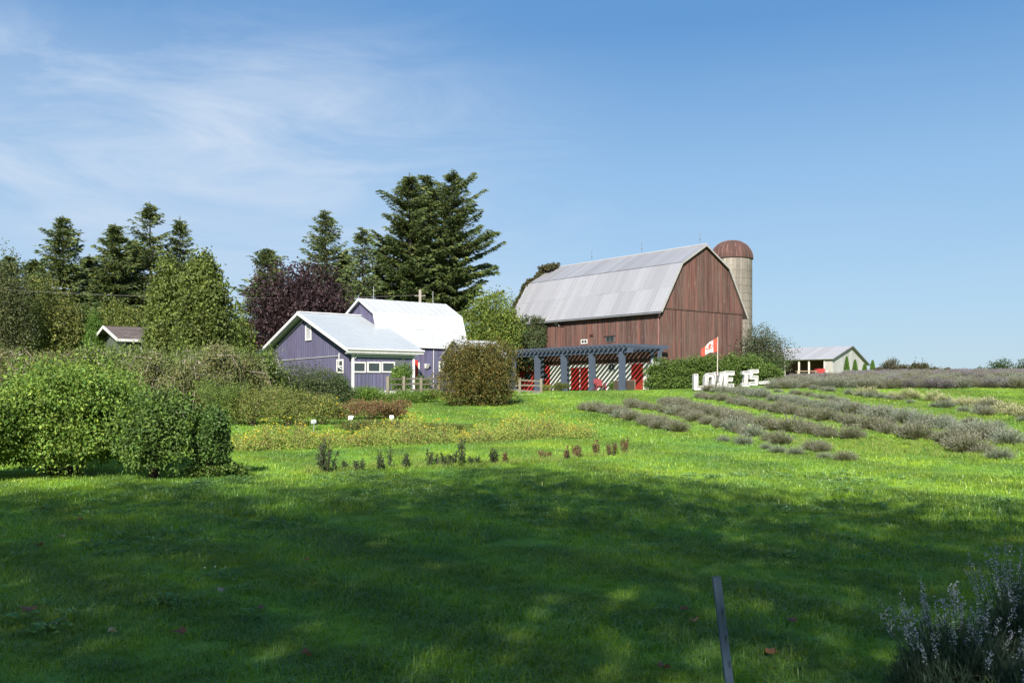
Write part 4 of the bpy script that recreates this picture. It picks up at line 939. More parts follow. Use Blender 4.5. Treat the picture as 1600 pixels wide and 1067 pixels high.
dec(190, 452, 74, 85, 54, 'rounded light olive tree above the brown bungalow roof', OL + YG[:2], 9000, .2, .05)
dec(262, 383, 58.5, 92, 55, 'left half of the big yellow green cedar pair', [(0.075, 0.105, 0.026), (0.11, 0.14, 0.032), (0.055, 0.078, 0.022)], 20000, .22, .0, name='cedar_tree', shape=2, nb=26)
dec(318, 385, 57, 125, 56, 'right and wider half of the big yellow green cedar pair', [(0.075, 0.105, 0.026), (0.12, 0.15, 0.034), (0.055, 0.078, 0.022)], 30000, .22, .0, name='cedar_tree', shape=2, nb=30)
dec(372, 482, 72, 60, 57, 'small bright green tree between the cedar pair and the copper maple', YG, 6000, .2, .02)
dec(215, 480, 84, 120, 58, 'dark filler tree in the shade behind the bungalow', G1, 8000, .25, .0)
dec(350, 500, 86, 120, 59, 'dark green tree low behind the small bright tree', G1, 6000, .25, .0)
p = at(148, 64); deciduous('trimmed_cedar', 'smooth bright green conical cedar beside the bungalow roof', 'cedar', p, tree_h(478, 64, p[0]), 46 / F * 64, 60, [(0.05, 0.10, 0.018), (0.07, 0.13, 0.022)], leaf=.12, n=9000, clear=.0, nb=20, shape=2)
dec(470, 427, 84, 165, 61, 'round dark purple copper leaved maple behind the purple barn', [(0.022, 0.012, 0.016), (0.034, 0.018, 0.021), (0.048, 0.028, 0.030), (0.018, 0.012, 0.015)], 52000, .30, .04, name='copper_maple', nb=34)
dec(765, 456, 88, 88, 62, 'bright yellow green tree between the purple barn and the red barn', YG, 24000, .22, .0, nb=20)
dec(1192, 508, 84, 78, 63, 'grey green bushy tree at the right corner of the red barn', [(0.03, 0.045, 0.022), (0.05, 0.065, 0.03), (0.09, 0.09, 0.055)], 12000, .16, .0, nb=22, depth=4)
dec(1180, 548, 80, 90, 64, 'lower green tree joining the hedge to the grey green tree', [(0.03, 0.055, 0.018), (0.055, 0.085, 0.022)], 7000, .14, .0, nb=16, depth=3)
# far trees over the crest on the right
for i, (px, py, Y, w, lb) in enumerate(((1562, 562, 300, 46, 'round far tree over the hill crest, left of the right edge'), (1604, 558, 290, 40, 'far tree cut by the right edge of the photo'), (1535, 573, 330, 30, 'low far tree left of the round far tree'), (1585, 572, 330, 40, 'low far tree between the round one and the edge one'), (1497, 579, 330, 60, 'lowest far tree just peeping over the lavender crest'))):
    dec(px, py, Y, w, 70 + i, lb, [(0.03, 0.055, 0.024), (0.05, 0.075, 0.03)], 3500, .55, .05, group='far trees beyond the crest')
# four small pointed cedars by the open shed, shrubs beyond
for i, (px, py, Y, w, lb) in enumerate(((1323, 558, 140, 9, 'tallest pointed cedar against the open shed gable'), (1336, 563, 140, 9, 'second pointed cedar against the open shed gable'), (1351, 570, 140, 9, 'shortest pointed cedar under the right eave of the open shed'), (1363.5, 564, 138, 9, 'pointed cedar standing just right of the open shed'))):
    rng = np.random.default_rng(80 + i); p = at(px, Y); h = tree_h(py, Y, p[0]); w = w / F * Y; t = thing('young_cedar', lb, 'cedar', p, 0, 'young cedars by the open shed')
    n = 2600; z = rng.random(n) ** 1.25; r = (w / 2) * (1 - z) ** 0.6 * np.minimum(1, z * 9 + .5) * rng.uniform(.6, 1.1, n); a = rng.uniform(0, 6.28, n)
    P = np.stack([r * np.cos(a), r * np.sin(a), z * h], 1); b = MB(); b.leaves(P, np.stack([np.cos(a) * .5, np.sin(a) * .5, np.ones(n)], 1), .2, .1, palette(rng, n, [(0.035, 0.08, 0.015), (0.06, 0.11, 0.02)]), rng); b.build('crown', MAT['needle'], t)
    b = MB(); b.tube([(0, 0, -.1), (0, 0, h * .9)], [.07, .02], 6, (.08, .06, .05)); b.build('trunk', MAT['bark'], t)
for i, (px, py, Y, w, lb) in enumerate(((1390, 558, 120, 34, 'spiky tallest bush on the crest right of the young cedars'), (1412, 568, 122, 30, 'brownish bush next to the spiky tallest crest bush'), (1429, 566, 124, 18, 'small dark bush in the middle of the crest row'), (1443, 567, 124, 22, 'small round topped bush in the crest row'), (1463, 573, 126, 26, 'low bush near the right end of the crest row'), (1481, 574, 126, 20, 'rightmost low bush of the crest row'), (1372, 573, 120, 20, 'low brown bush between cedars and the spiky bush'))):
    p = at(px, Y); h = tree_h(py, Y, p[0]); shrub('crest_bush', lb, 'bush', p, w / F * Y, h, 90 + i, [(0.03, 0.05, 0.02), (0.06, 0.06, 0.035), (0.10, 0.07, 0.045)], leaf=.2, n=1800, group='bushes along the hill crest', droop=.4)

# utility pole and wire
def utility():
    X, Y = (656.5 - 800) / F * 86, 86; z0 = hz(X, Y); h = zpx(453, 86) - z0
    t = thing('utility_pole', 'grey wooden utility pole behind the white barn roof', 'utility pole', (X, Y, z0)); b = MB(); b.tube([(0, 0, -.2), (0, 0, h)], [.17, .13], 10, (.28, .25, .22)); b.build('pole', MAT['bark'], t)
    b = MB(); b.box(-.5, .5, -.06, .06, h - .6, h - .5, (.2, .17, .15)); b.build('crossarm', MAT['bark'], t)
    for (a, e, lb) in (((X, Y, zpx(461, 86)), (-40, 70, zpx(441, 66)), 'upper thin wire crossing in front of the left trees'),):
        a = np.array(a); e = np.array(e); s = np.linspace(0, 1, 24)[:, None]; P = a + (e - a) * s; P[:, 2] -= (1 - (2 * s[:, 0] - 1) ** 2) * .5
        b = MB(); b.tube(P, .014, 4, (.16, .15, .14)); b.build('overhead_wire', MAT['plain'], label=lb, cat='wire')
utility()

# ------------------------------------------------------------------ hedge, bushes and garden plants
HG = [(0.038, 0.072, 0.016), (0.06, 0.105, 0.02), (0.10, 0.145, 0.03)]
for i, (px, Y, w, top, lb) in enumerate(((1034, 71, 52, 560, 'leftmost rounded shrub of the hedge, beside the pergola'), (1072, 70.5, 54, 560, 'second shrub of the hedge under the gable'), (1108, 70, 52, 557, 'hedge shrub right behind the flagpole'), (1143, 69.5, 50, 553, 'tall hedge shrub behind the letter E'), (1176, 69, 48, 556, 'hedge shrub behind the letter S'), (1203, 69, 34, 568, 'small shrub at the right end of the hedge'))):
    p = at(px, Y); shrub('hedge_shrub', lb, 'hedge shrub', p, w * 1.25 / F * Y, tree_h(top, Y, p[0]) * 1.1, 100 + i, HG, leaf=.15, n=15000, skirt=1, group='shrubs of the dark hedge along the barn gable', nb=14, dp=2.6)
p = at(747, 49.5); shrub('round_bush', 'large round bush with bronze tinted leaves standing on the lawn', 'bush', p, 4.15, tree_h(529, 49.5, p[0]) * 1.04, 110, [(0.035, 0.048, 0.016), (0.065, 0.075, 0.02), (0.10, 0.085, 0.022), (0.12, 0.08, 0.02)], leaf=.11, n=52000, nb=40, shell=.7, stems=9, skirt=1)
# dogwoods in the left foreground
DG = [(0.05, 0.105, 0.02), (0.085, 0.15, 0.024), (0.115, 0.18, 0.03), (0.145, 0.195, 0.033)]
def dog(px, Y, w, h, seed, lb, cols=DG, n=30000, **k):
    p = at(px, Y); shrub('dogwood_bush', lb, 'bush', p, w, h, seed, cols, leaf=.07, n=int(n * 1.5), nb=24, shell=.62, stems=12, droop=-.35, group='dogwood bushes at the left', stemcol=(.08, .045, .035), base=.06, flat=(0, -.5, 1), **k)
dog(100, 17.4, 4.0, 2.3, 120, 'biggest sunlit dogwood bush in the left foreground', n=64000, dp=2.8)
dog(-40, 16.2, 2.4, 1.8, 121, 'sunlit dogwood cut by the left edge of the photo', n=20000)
dog(240, 16.6, 1.4, 1.7, 122, 'shaded dark dogwood right of the biggest one', [(0.035, 0.07, 0.017), (0.06, 0.11, 0.022), (0.09, 0.14, 0.026)], 16000)  # darker leaf palette stands in for the tree shade on this bush
dog(324, 16.9, 0.8, 1.4, 123, 'narrow dogwood, rightmost of the foreground bushes, shade painted into its leaves', [(0.035, 0.07, 0.017), (0.06, 0.11, 0.022)], 5500)  # leaf colours lowered for tree shade, like its neighbour
p = at(345, 17.2); shrub('low_weeds', 'low leafy weeds at the foot of the rightmost dogwood', 'weeds', p, 1.3, .28, 124, HG, leaf=.07, n=2500)
# old orchard
def orchard(px, Y, top, w, seed, lb, cols=None, n=13000):
    p = at(px, Y); rng = np.random.default_rng(seed); h = tree_h(top, Y, p[0]); w = w / F * Y
    cols = cols or ([(0.085, 0.105, 0.036), (0.125, 0.14, 0.045), (0.06, 0.08, 0.03), (0.14, 0.12, 0.06)] if seed % 3 else [(0.08, 0.12, 0.03), (0.12, 0.16, 0.035), (0.06, 0.09, 0.025)])
    t = thing('apple_tree', lb, 'apple tree', p, 0, 'old apple trees of the orchard'); b = MB(); tips = []
    for k in range(11):
        a = rng.uniform(0, 6.28); r = rng.uniform(.15, .46) * w; tips.append((math.cos(a) * r, math.sin(a) * r, h * rng.uniform(.5, .93)))
    gr = (0.27, 0.235, 0.20); limbs(b, (0, 0, -.1), tips, .12, rng, gr, fork=.5, wob=.5)
    tw = []
    for tp in tips:                                     # arching twigs that hang down
        for q in range(7):
            s = np.array(tp) + rng.normal(size=3) * .15; d = rng.normal(size=3) * .5 * w * .3; e = s + (d[0], d[1], -abs(d[2]) - .3); m = (s + e) / 2 + np.array([d[0] * .2, d[1] * .2, .3]); b.tube([s, m, e], [.022, .015, .006], 4, gr, cap=False); tw.append((s, m, e))
    for q in range(9):                                  # bare crooked leaders standing out of the crown
        s = np.array(tips[q % len(tips)]); a = rng.uniform(0, 6.28); pp = [s * (.8, .8, .85)]
        for r in range(4): pp.append(pp[-1] + (math.cos(a) * .22, math.sin(a) * .22, .16 - .06 * r)); a += rng.normal() * .9
        b.tube(pp, [.045, .036, .028, .018, .008], 5, (0.34, 0.31, 0.27), cap=False)
    b.build('trunk', MAT['bark'], t)
    i = rng.integers(0, len(tw), n); s = rng.random((n, 1)); TW = np.array(tw)[i]; P = TW[:, 0] * (1 - s) ** 2 + 2 * TW[:, 1] * s * (1 - s) + TW[:, 2] * s ** 2 + rng.normal(size=(n, 3)) * .17
    P = P[(P[:, 2] > .35)]; b = MB(); b.leaves(P, nrm(rng.normal(size=P.shape) + (0, 0, -.3)), .11 * rng.uniform(.6, 1.2, len(P)), .06, palette(rng, len(P), cols, .18) * clump(P + seed, .5, .38), rng); b.build('crown', MAT['leaf'], t)
for i, (px, Y, top, w, lb) in enumerate((
    (20, 40, 548, 150, 'leftmost apple tree of the front orchard row'), (120, 38, 552, 130, 'apple tree behind the biggest sunlit dogwood'),
    (205, 37, 545, 130, 'apple tree with bare pale branch stubs under the bungalow'), (285, 36, 546, 120, 'apple tree with a pale crooked trunk right of the dogwoods'),
    (355, 38, 545, 110, 'gnarled apple tree at the right end of the front orchard row'), (400, 44, 553, 90, 'thin apple tree left of the purple gable'),
    (60, 47, 541, 150, 'leftmost apple tree of the rear orchard row'), (170, 48, 541, 140, 'second apple tree of the rear orchard row'), (260, 47, 540, 140, 'third apple tree of the rear orchard row'), (345, 49, 541, 120, 'last apple tree of the rear orchard row'))):
    orchard(px, Y, top, w, 130 + i, lb)
# berry and garden shrubs
def gsh(px, Y, top, w, seed, lb, cols, n=8000, leaf=.06, name='berry_bush', cat='bush', **k):
    p = at(px, Y); shrub(name, lb, cat, p, w / F * Y * 1.15, tree_h(top, Y, p[0]) * 1.04, seed, cols, leaf=leaf, n=n, **k)
BB = [(0.07, 0.11, 0.026), (0.11, 0.155, 0.034), (0.17, 0.19, 0.05), (0.14, 0.115, 0.045)]
gsh(345, 34, 588, 75, 150, 'dark berry bush directly right of the narrow dogwood', BB[:2], 9000)
gsh(398, 34.5, 592, 80, 151, 'olive berry bush left of the grey garden sign', BB, 10000)
gsh(450, 34, 600, 70, 152, 'yellowish berry bush just left of the grey garden sign', BB, 9000)
gsh(500, 34.5, 612, 75, 153, 'loose berry bush between the grey and the white garden sign', BB, 9000, flowers=([(.5, .4, .03), (.6, .45, .04)], 160, .06))
gsh(205, 57, 533, 85, 171, 'bright green shrub under the brown bungalow eave', YG, 9000, leaf=.11)
gsh(300, 42, 575, 90, 154, 'tall dull green bush under the front orchard row', BB[:3], 8000)
gsh(470, 46, 560, 115, 155, 'wide dark green elder bush in front of the purple gable', [(0.03, 0.05, 0.02), (0.05, 0.075, 0.026), (0.08, 0.09, 0.04)], 15000, leaf=.09, dp=3)
gsh(523, 47, 583, 70, 156, 'lower elder bush covering the corner of the purple barn', [(0.035, 0.06, 0.02), (0.06, 0.085, 0.026)], 9000, leaf=.09)
gsh(418, 47, 566, 70, 157, 'dull elder bush left of the purple gable', BB[:3], 9000, leaf=.08)
RD = [(0.16, 0.07, 0.045), (0.20, 0.11, 0.07), (0.06, 0.08, 0.025), (0.10, 0.09, 0.03)]
gsh(575, 38, 622, 75, 158, 'reddish blueberry bush behind the white garden sign', RD, 8000)
gsh(613, 38.5, 624, 55, 159, 'reddish blueberry bush right of the white garden sign', RD, 6500)
gsh(540, 38, 628, 50, 160, 'rusty small bush left of the reddish blueberry bushes', RD, 5000)
GR = [(0.05, 0.10, 0.018), (0.08, 0.14, 0.022), (0.11, 0.165, 0.03)]
gsh(583, 52, 602, 62, 161, 'bright green low plant against the purple barn foundation', GR, 8000, leaf=.08, name='garden_plant', cat='plant')
gsh(625, 53, 608, 60, 162, 'green perennials in front of the wooden fence, left part', GR, 6000, leaf=.08, name='garden_plant', cat='plant')
gsh(665, 53, 608, 55, 163, 'green perennials in front of the wooden fence, right part', GR, 6000, leaf=.08, name='garden_plant', cat='plant')
gsh(626, 60, 563, 36, 164, 'climbing plant with bright leaves at the purple wall', GR, 9000, leaf=.10, name='wall_climber', cat='plant')
gsh(660, 64, 583, 26, 165, 'sparse green shrub beside the narrow red door', HG, 2600, leaf=.09, name='garden_plant', cat='plant')
gsh(876, 73, 597, 24, 166, 'small green shrub at the foot of the second pergola post', [(0.06, 0.08, 0.025), (0.09, 0.10, 0.03)], 3500, leaf=.09, name='garden_plant', cat='plant')
gsh(955, 74.5, 596, 8, 167, 'thin potted plant beside the red garden chair', HG, 900, leaf=.09, name='garden_plant', cat='plant')
gsh(853, 72, 601, 18, 168, 'dry brownish plant beside the right fence post', BB, 1800, leaf=.08, name='garden_plant', cat='plant')
gsh(590, 29, 655, 150, 169, 'low green and rusty perennials left of the lawn path', [(0.05, 0.09, 0.02), (0.08, 0.12, 0.025), (0.13, 0.09, 0.04)], 9000, leaf=.055, name='garden_plant', cat='plant', dp=1.6)
gsh(690, 29.5, 660, 110, 170, 'low green perennials at the right end of the garden bed', [(0.05, 0.09, 0.02), (0.08, 0.12, 0.025), (0.10, 0.09, 0.03)], 7000, leaf=.055, name='garden_plant', cat='plant', dp=1.5)

# strip of yellow flowering perennials
def flower_strip():
    rng = np.random.default_rng(77); b = MB(); fl = MB(); pts = []
    def line(px): return np.interp(px, [360, 460, 545, 700, 830, 925], [712, 710, 704, 700, 695, 690])
    for k in range(420):
        px = rng.uniform(362, 925)
        if rng.random() < .25: px = rng.normal(rng.choice([400, 500, 575, 655, 720, 800, 850, 905]), 12)
        py = line(px) - rng.uniform(0, 9) - 5
        x, y, z = gp(min(max(px, 360), 928), py); h = rng.uniform(.30, .62) * (1 + .35 * math.sin(px / 31) + .2 * math.sin(px / 9)); w = rng.uniform(.16, .32)
        n = 95; d = nrm(rng.normal(size=(n, 3))); d[:, 2] = np.abs(d[:, 2]); P = np.array([x, y, z]) + d * np.array([w, w, h]) * (rng.random((n, 1)) ** .4)
        warm = rng.random()
        cols = [(0.10, 0.18, 0.035), (0.17, 0.22, 0.045), (0.24, 0.23, 0.06)] if warm < .85 else [(0.14, 0.10, 0.05), (0.17, 0.13, 0.06), (0.09, 0.12, 0.03)]
        b.leaves(P, nrm(rng.normal(size=(n, 3)) + (0, 0, .6)), .055 * rng.uniform(.6, 1.3, n), .028, palette(rng, n, cols, .15), rng)
        if rng.random() < .6:
            m = rng.integers(2, 9); P = np.array([x, y, z]) + np.stack([rng.normal(0, w * .6, m), rng.normal(0, w * .6, m), h * rng.uniform(.75, 1.08, m)], 1)
            fl.leaves(P, nrm(rng.normal(size=(m, 3)) * (1, 1, .3)), .045, .042, palette(rng, m, [(0.50, 0.40, 0.03), (0.55, 0.48, 0.05), (0.40, 0.26, 0.05)], .1), rng)
    t = b.build('flower_strip', MAT['leaf'], label='long strip of low yellow flowering perennials across the lawn', cat='flower bed', kind='stuff')
    fl.build('blossoms', MAT['petal'], t, kind='stuff')
flower_strip()

# young sparse plants in the strip in front
def sapling(px, py, hpx, seed, lb, dark=True, stems=5, spread=.22):
    rng = np.random.default_rng(seed); x, y, z = gp(px, py); h = hpx / F * y; t = thing('young_plant', lb, 'young plant', (x, y, z), 0, 'young plants in the row before the flower strip')
    col = [(0.03, 0.05, 0.02), (0.05, 0.065, 0.03)] if dark else [(0.10, 0.07, 0.035), (0.07, 0.08, 0.03), (0.14, 0.07, 0.04)]
    b = MB(); l = MB()
    for k in range(stems):
        a = rng.uniform(0, 6.28); r = rng.uniform(.02, spread); hh = h * rng.uniform(.45, 1.0); e = np.array([math.cos(a) * r, math.sin(a) * r, hh]); s = np.array([e[0] * .5, e[1] * .5, 0]); m = (s + e) / 2 + rng.normal(size=3) * .02
        b.tube([s - (0, 0, .03), m, e], [.008, .006, .003], 4, (.07, .05, .04), cap=False)
        n = 52; f = rng.random((n, 1)) ** .8; P = s + (e - s) * (.15 + .85 * f) + rng.normal(size=(n, 3)) * .012; d = nrm(rng.normal(size=(n, 3)) + (0, 0, .5)); l.leaves(P, d, .06 * rng.uniform(.5, 1.3, n), .022, palette(rng, n, col, .15), rng)
    l.build('leaves', MAT['leaf'], t); b.build('stems', MAT['bark'], t)
for i, a in enumerate(((507, 739, 58, 'biggest dark young plant at the left end of the row', True, 14, .28), (533, 737, 18, 'tiny dark young plant next to the biggest one', True, 4), (560, 736, 16, 'tiny dark plant before the left gap of the row', True, 5), (592, 735, 24, 'low dark plant third along the row', True, 4), (608, 734, 38, 'thin upright dark young plant left of the middle', True, 4), (633, 733, 24, 'bushy short dark young plant left of the middle', True, 6),
    (664, 731, 28, 'short dark young plant in the middle of the row', True, 4), (692, 730, 18, 'low wide dark young plant in the middle', True, 8, .3), (708, 729, 24, 'leafy dark young plant left of the tall twig', True, 8, .25), (722, 728, 42, 'tallest thin dark twig right of the middle', True, 5, .12), (740, 727, 16, 'tiny dark plant right of the tallest twig', True, 5),
    (771, 726, 30, 'dark tufted young plant before the reddish ones', True, 7, .12), (791, 725, 20, 'brown short young plant beside the dark tufted one', False, 5, .1), (858, 719, 14, 'low reddish plant at the left end of the rusty row', False, 8, .25), (882, 718, 26, 'thin rusty twig left in the rusty row', False, 4, .12), (900, 716, 20, 'bushy rusty young plant in the rusty row', False, 7, .15), (931, 714, 30, 'tallest rusty upright plant of the rusty row', False, 5, .1), (956, 712, 22, 'rusty plant right of the tallest rusty one', False, 6, .15), (976, 710, 30, 'last rusty upright plant at the right end', False, 5, .12))):
    sapling(a[0], a[1], a[2], 200 + i, a[3], a[4], *(a[5:]))

# garden signs
def gsign(px, py, hpx, w, lb, col, ang):
    x, y, z = gp(px, py); h = hpx / F * y; t = thing('garden_sign', lb, 'sign', (x, y, z), ang)
    b = MB(); b.tube([(0, 0, -.05), (0.02, 0, h)], .012, 6, (.45, .45, .45)); b.build('stake', MAT['metal'], t)
    b = MB(); b.hexa([(-w / 2, -.03, h - .09), (w / 2, -.03, h - .06), (w / 2, -.015, h - .06), (-w / 2, -.015, h - .06), (-w / 2, .03, h + .05), (w / 2, .03, h + .05), (w / 2, .045, h + .05), (-w / 2, .045, h + .05)], col); b.build('plate', MAT['plain'], t)
gsign(490, 674, 16, .17, 'grey plate on a thin stake before the berry bushes', (.18, .22, .22), rad(10))
gsign(548, 672, 20, .17, 'white plate on a thin stake before the reddish bushes', (.75, .77, .78), rad(-20))
gsign(612, 664, 13, .16, 'pale plate leaning at the right end of the reddish bushes', (.6, .62, .64), rad(25))

# ------------------------------------------------------------------ fences
def rail_fence(pts, lb, h=1.05, nrail=3):
    t = thing('rail_fence', lb, 'fence', pts[0]); o = np.array(pts[0]); rng = np.random.default_rng(int(abs(o[0] * 10)))
    for p in pts:
        q = np.array(p) - o; b = MB(); b.box(q[0] - .09, q[0] + .09, q[1] - .09, q[1] + .09, q[2] - .1, q[2] + h * rng.uniform(.98, 1.08), np.array((.13, .12, .085)) * rng.uniform(.9, 1.1)); b.build('post', MAT['post_wood'], t)
    for a, c in zip(pts[:-1], pts[1:]):
        a = np.array(a) - o; c = np.array(c) - o
        for k in range(nrail):
            z = h * (.25 + .32 * k); b = MB(); b.bar(a + (0, 0, z), c + (0, 0, z + rng.uniform(-.04, .04)), .07, .11, np.array((.12, .11, .085)) * rng.uniform(.85, 1.1)); b.build('rail', MAT['post_wood'], t)
def pt(px, Y): x, y, z = at(px, Y); return (x, y, z)
rail_fence([(pt(606, 57)[0], 57, zpx(616, 57)), (pt(631, 58)[0], 58, zpx(615, 58)), (pt(658, 59)[0], 59, zpx(615, 59)), (pt(686, 60)[0], 60, zpx(614, 60)), (pt(712, 61)[0], 61, zpx(614, 61))], 'rustic wooden rail fence in front of the purple barn')
rail_fence([(pt(780, 66)[0], 66, zpx(616, 66)), (pt(812, 66.5)[0], 66.5, zpx(616, 66.5)), (pt(845.5, 67)[0], 67, zpx(617.5, 67))], 'short wooden rail fence right of the round bush', h=1.15)
b = MB(); b.X = None; xx, yy, _ = pt(797, 62.5); x2, y2, _ = pt(842, 65.5)
b.bar((xx, yy, zpx(622, 62.5)), (x2, y2, zpx(617.5, 65.5)), .5, .35, (.45, .50, .52)); b.build('patio_edge', MAT['footing'], label='pale low concrete edge under the short rail fence', cat='low wall')

# ------------------------------------------------------------------ letters
def letter(ch, label, outline, holes, px, py, Y, hpx, wpx, rz=0.0, tilt=0.0, name='letter_sign'):
    x = (px - 800) / F * Y; z = zpx(py, Y); t = thing(name, label, 'letter', (x, Y, z - .03), rz, 'white letters reading LOVE IS')
    sx = wpx / F * Y; sz = hpx / F * Y; dep = .42; th = .05; white = (0.58, 0.58, 0.57)
    rim = MB(); rng = np.random.default_rng(ord(ch[0]))
    def edge(poly):
        n = len(poly)
        for i in range(n):
            a = np.array(poly[i]) * (sx, sz); c = np.array(poly[(i + 1) % n]) * (sx, sz)
            rim.bar((a[0] + tilt * a[1], 0, a[1]), (c[0] + tilt * c[1], 0, c[1]), dep + rng.uniform(-.006, .006), th, white, up=(1e-3, 0, 1) if abs(c[0] - a[0]) > abs(c[1] - a[1]) else (1, 0, 1e-3))
    # bar(): width lies across (w = side) ; here side is the y axis
    edge(outline)
    for h_ in holes: edge(h_)
    rim.build('rim', MAT['paint'], t)
    f = MB()
    def tri(polys):
        for q in polys:
            P = [(u * sx + tilt * v * sz, -.14, v * sz) for u, v in q]; Q = [(p[0], .05, p[2]) for p in P]; n = len(P)
            f.add(P, [list(range(n))], (0.5, 0.5, 0.49)); f.add(Q, [list(range(n))[::-1]], (0.5, 0.5, 0.49))
    tri(FACES[ch]); f.build('face', MAT['paint'], t)
r4 = lambda a, b, c, d: [(a, c), (b, c), (b, d), (a, d)]
FACES = {
 'L': [r4(0, .38, 0, 1), r4(.38, 1, 0, .22)],
 'O': [[(0, .2), (.25, 0), (.25, 1), (0, .8)], r4(.25, .75, 0, .2), r4(.25, .75, .8, 1), [(.75, 0), (1, .2), (1, .8), (.75, 1)], [(.25, .2), (.36, .2), (.25, .3)], ],
 'V': [[(0, 1), (.35, 0), (.65, 0), (.33, 1)], [(.45, .32), (.6, 0), (.65, 0), (1, 1), (.68, 1)]],
 'E': [r4(0, .34, 0, 1), r4(.34, 1, 0, .22), r4(.34, .85, .4, .6), r4(.34, 1, .78, 1)],
 'I': [r4(0, 1, 0, .2), r4(.3, .7, .2, .8), r4(0, 1, .8, 1)],
 'S': [r4(0, 1, 0, .2), r4(.68, 1, .2, .6), r4(0, .68, .4, .6), r4(0, .32, .6, 1), r4(.32, 1, .8, 1)],
 '.': [r4(0, 1, 0, 1)]}
OUT = {'L': [(0, 0), (1, 0), (1, .22), (.38, .22), (.38, 1), (0, 1)], 'O': [(.25, 0), (.75, 0), (1, .2), (1, .8), (.75, 1), (.25, 1), (0, .8), (0, .2)],
 'V': [(.35, 0), (.65, 0), (1, 1), (.68, 1), (.5, .42), (.33, 1), (0, 1)], 'E': [(0, 0), (1, 0), (1, .22), (.34, .22), (.34, .4), (.85, .4), (.85, .6), (.34, .6), (.34, .78), (1, .78), (1, 1), (0, 1)],
 'I': [(0, 0), (1, 0), (1, .2), (.7, .2), (.7, .8), (1, .8), (1, 1), (0, 1), (0, .8), (.3, .8), (.3, .2), (0, .2)], 'S': [(0, 0), (1, 0), (1, .6), (.32, .6), (.32, .8), (1, .8), (1, 1), (0, 1), (0, .4), (.68, .4), (.68, .2), (0, .2)], '.': [(0, 0), (1, 0), (1, 1), (0, 1)]}
HOL = {'O': [[(.3, .22), (.7, .22), (.7, .78), (.3, .78)]]}
LY = 60.0
for ch, px, py, hp, wp, rz, tl, lb in (('L', 1083.5, 608, 24, 15, .1, .0, 'big white box letter L, first of the word on the lawn'), ('O', 1099.5, 606.5, 24, 16, .15, .06, 'big white box letter O between L and V'), ('V', 1115, 605.5, 24.5, 15, .1, -.02, 'big white box letter V behind the flagpole foot'), ('E', 1129.5, 604.5, 25, 15.5, .12, .05, 'big white box letter E ending the first word'), ('I', 1158, 602.5, 23, 11.5, .1, .06, 'big white box letter I beginning the second word'), ('S', 1169.5, 601, 24, 13, .12, .05, 'big white box letter S ending the second word')):
    letter(ch, lb, OUT[ch], HOL.get(ch, []), px, py, LY, hp, wp, rz, tl)
for i, (px, py, lb) in enumerate(((1184.5, 599, 'first small white dot block after the letter S'), (1190, 598.5, 'second small white dot block after the letter S'), (1196, 598, 'third small white dot block after the letter S'))):
    letter('.', lb, OUT['.'], [], px, py, LY, 3.4, 4.2, .2, 0, name='dot_block')

# flag
def flag():
    Y = 59.2; x = (1121.5 - 800) / F * Y; z0 = hz(x, Y); zt = zpx(526.5, Y) - z0
    t = thing('flagpole', 'white pole with a red and white maple leaf flag behind the letters', 'flagpole', (x, Y, z0))
    b = MB(); b.tube([(-.03, 0, -.1), (0, 0, zt)], [.035, .022], 8, (.62, .56, .48)); b.build('pole', MAT['paint'], t)
    b = MB(); b.tube([(-.02, -.07, .6), (-.02, -.07, 1.05)], .07, 8, (.08, .08, .08)); b.build('pole_mount', MAT['plain'], t)
    H_ = .87; L_ = 1.02
    def f(u, v, off=0.0):       # u along the fly 0..1, v down the hoist 0..1
        pinch = 1 - .45 * u; zz = zt - .03 - v * H_ * pinch - .72 * u ** 1.15 - .04 * math.sin(u * 9)
        return (-.03 - u * L_ - .05 * math.sin(v * 3) * u, -.25 * u + .09 * math.sin(u * 8 + v * 1.5) + off, zz)
    n = 24; m = 8; V = [f(i / n, j / m) for i in range(n + 1) for j in range(m + 1)]; w = m + 1
    cloth = MB()
    for i in range(n):
        c = (0.60, 0.05, 0.03) if (i < 6 or i >= 18) else (0.45, 0.44, 0.43)
        P = [f(i / n, j / m) for j in range(m + 1)] + [f((i + 1) / n, j / m) for j in range(m + 1)]
        cloth.add(P, [[j, j + w, j + w + 1, j + 1] for j in range(m)], c)
    o = cloth.build('flag', MAT['cloth'], t, smooth=True)
    leaf = [(0, -.45), (.1, -.25), (.2, -.3), (.17, -.05), (.32, -.18), (.45, -.08), (.38, .05), (.2, .2), (.04, .17), (.04, .4), (-.04, .4), (-.04, .17), (-.2, .2), (-.38, .05), (-.45, -.08), (-.32, -.18), (-.17, -.05), (-.2, -.3), (-.1, -.25)]
    for off in (-.012, .012):
        P = [f(.5, .5, off)] + [f(.5 + a * .50, .5 + c * .92, off) for a, c in leaf]; k = len(leaf)
        b = MB(); b.add(P, [[0, 1 + i, 1 + (i + 1) % k] for i in range(k)], (0.60, 0.05, 0.03)); b.build('maple_leaf', MAT['cloth'], o)
flag()

# small white board at the corner of the barn
x, y, z = at(1027, 74.5); b = MB(); b.hexa([(-.5, -.1, 1.75), (.55, -.1, 1.75), (.55, .0, 1.75), (-.5, .0, 1.75), (-.5, -.1, 2.3), (.35, -.1, 2.15), (.35, 0, 2.15), (-.5, 0, 2.3)], (.45, .46, .48)); b.box(-.45, -.38, -.06, .04, -.1, 2.45, (.5, .5, .52)); b.build('white_board', MAT['paint'], loc=(x, y, z), label='small white board on a post at the barn corner', cat='board')

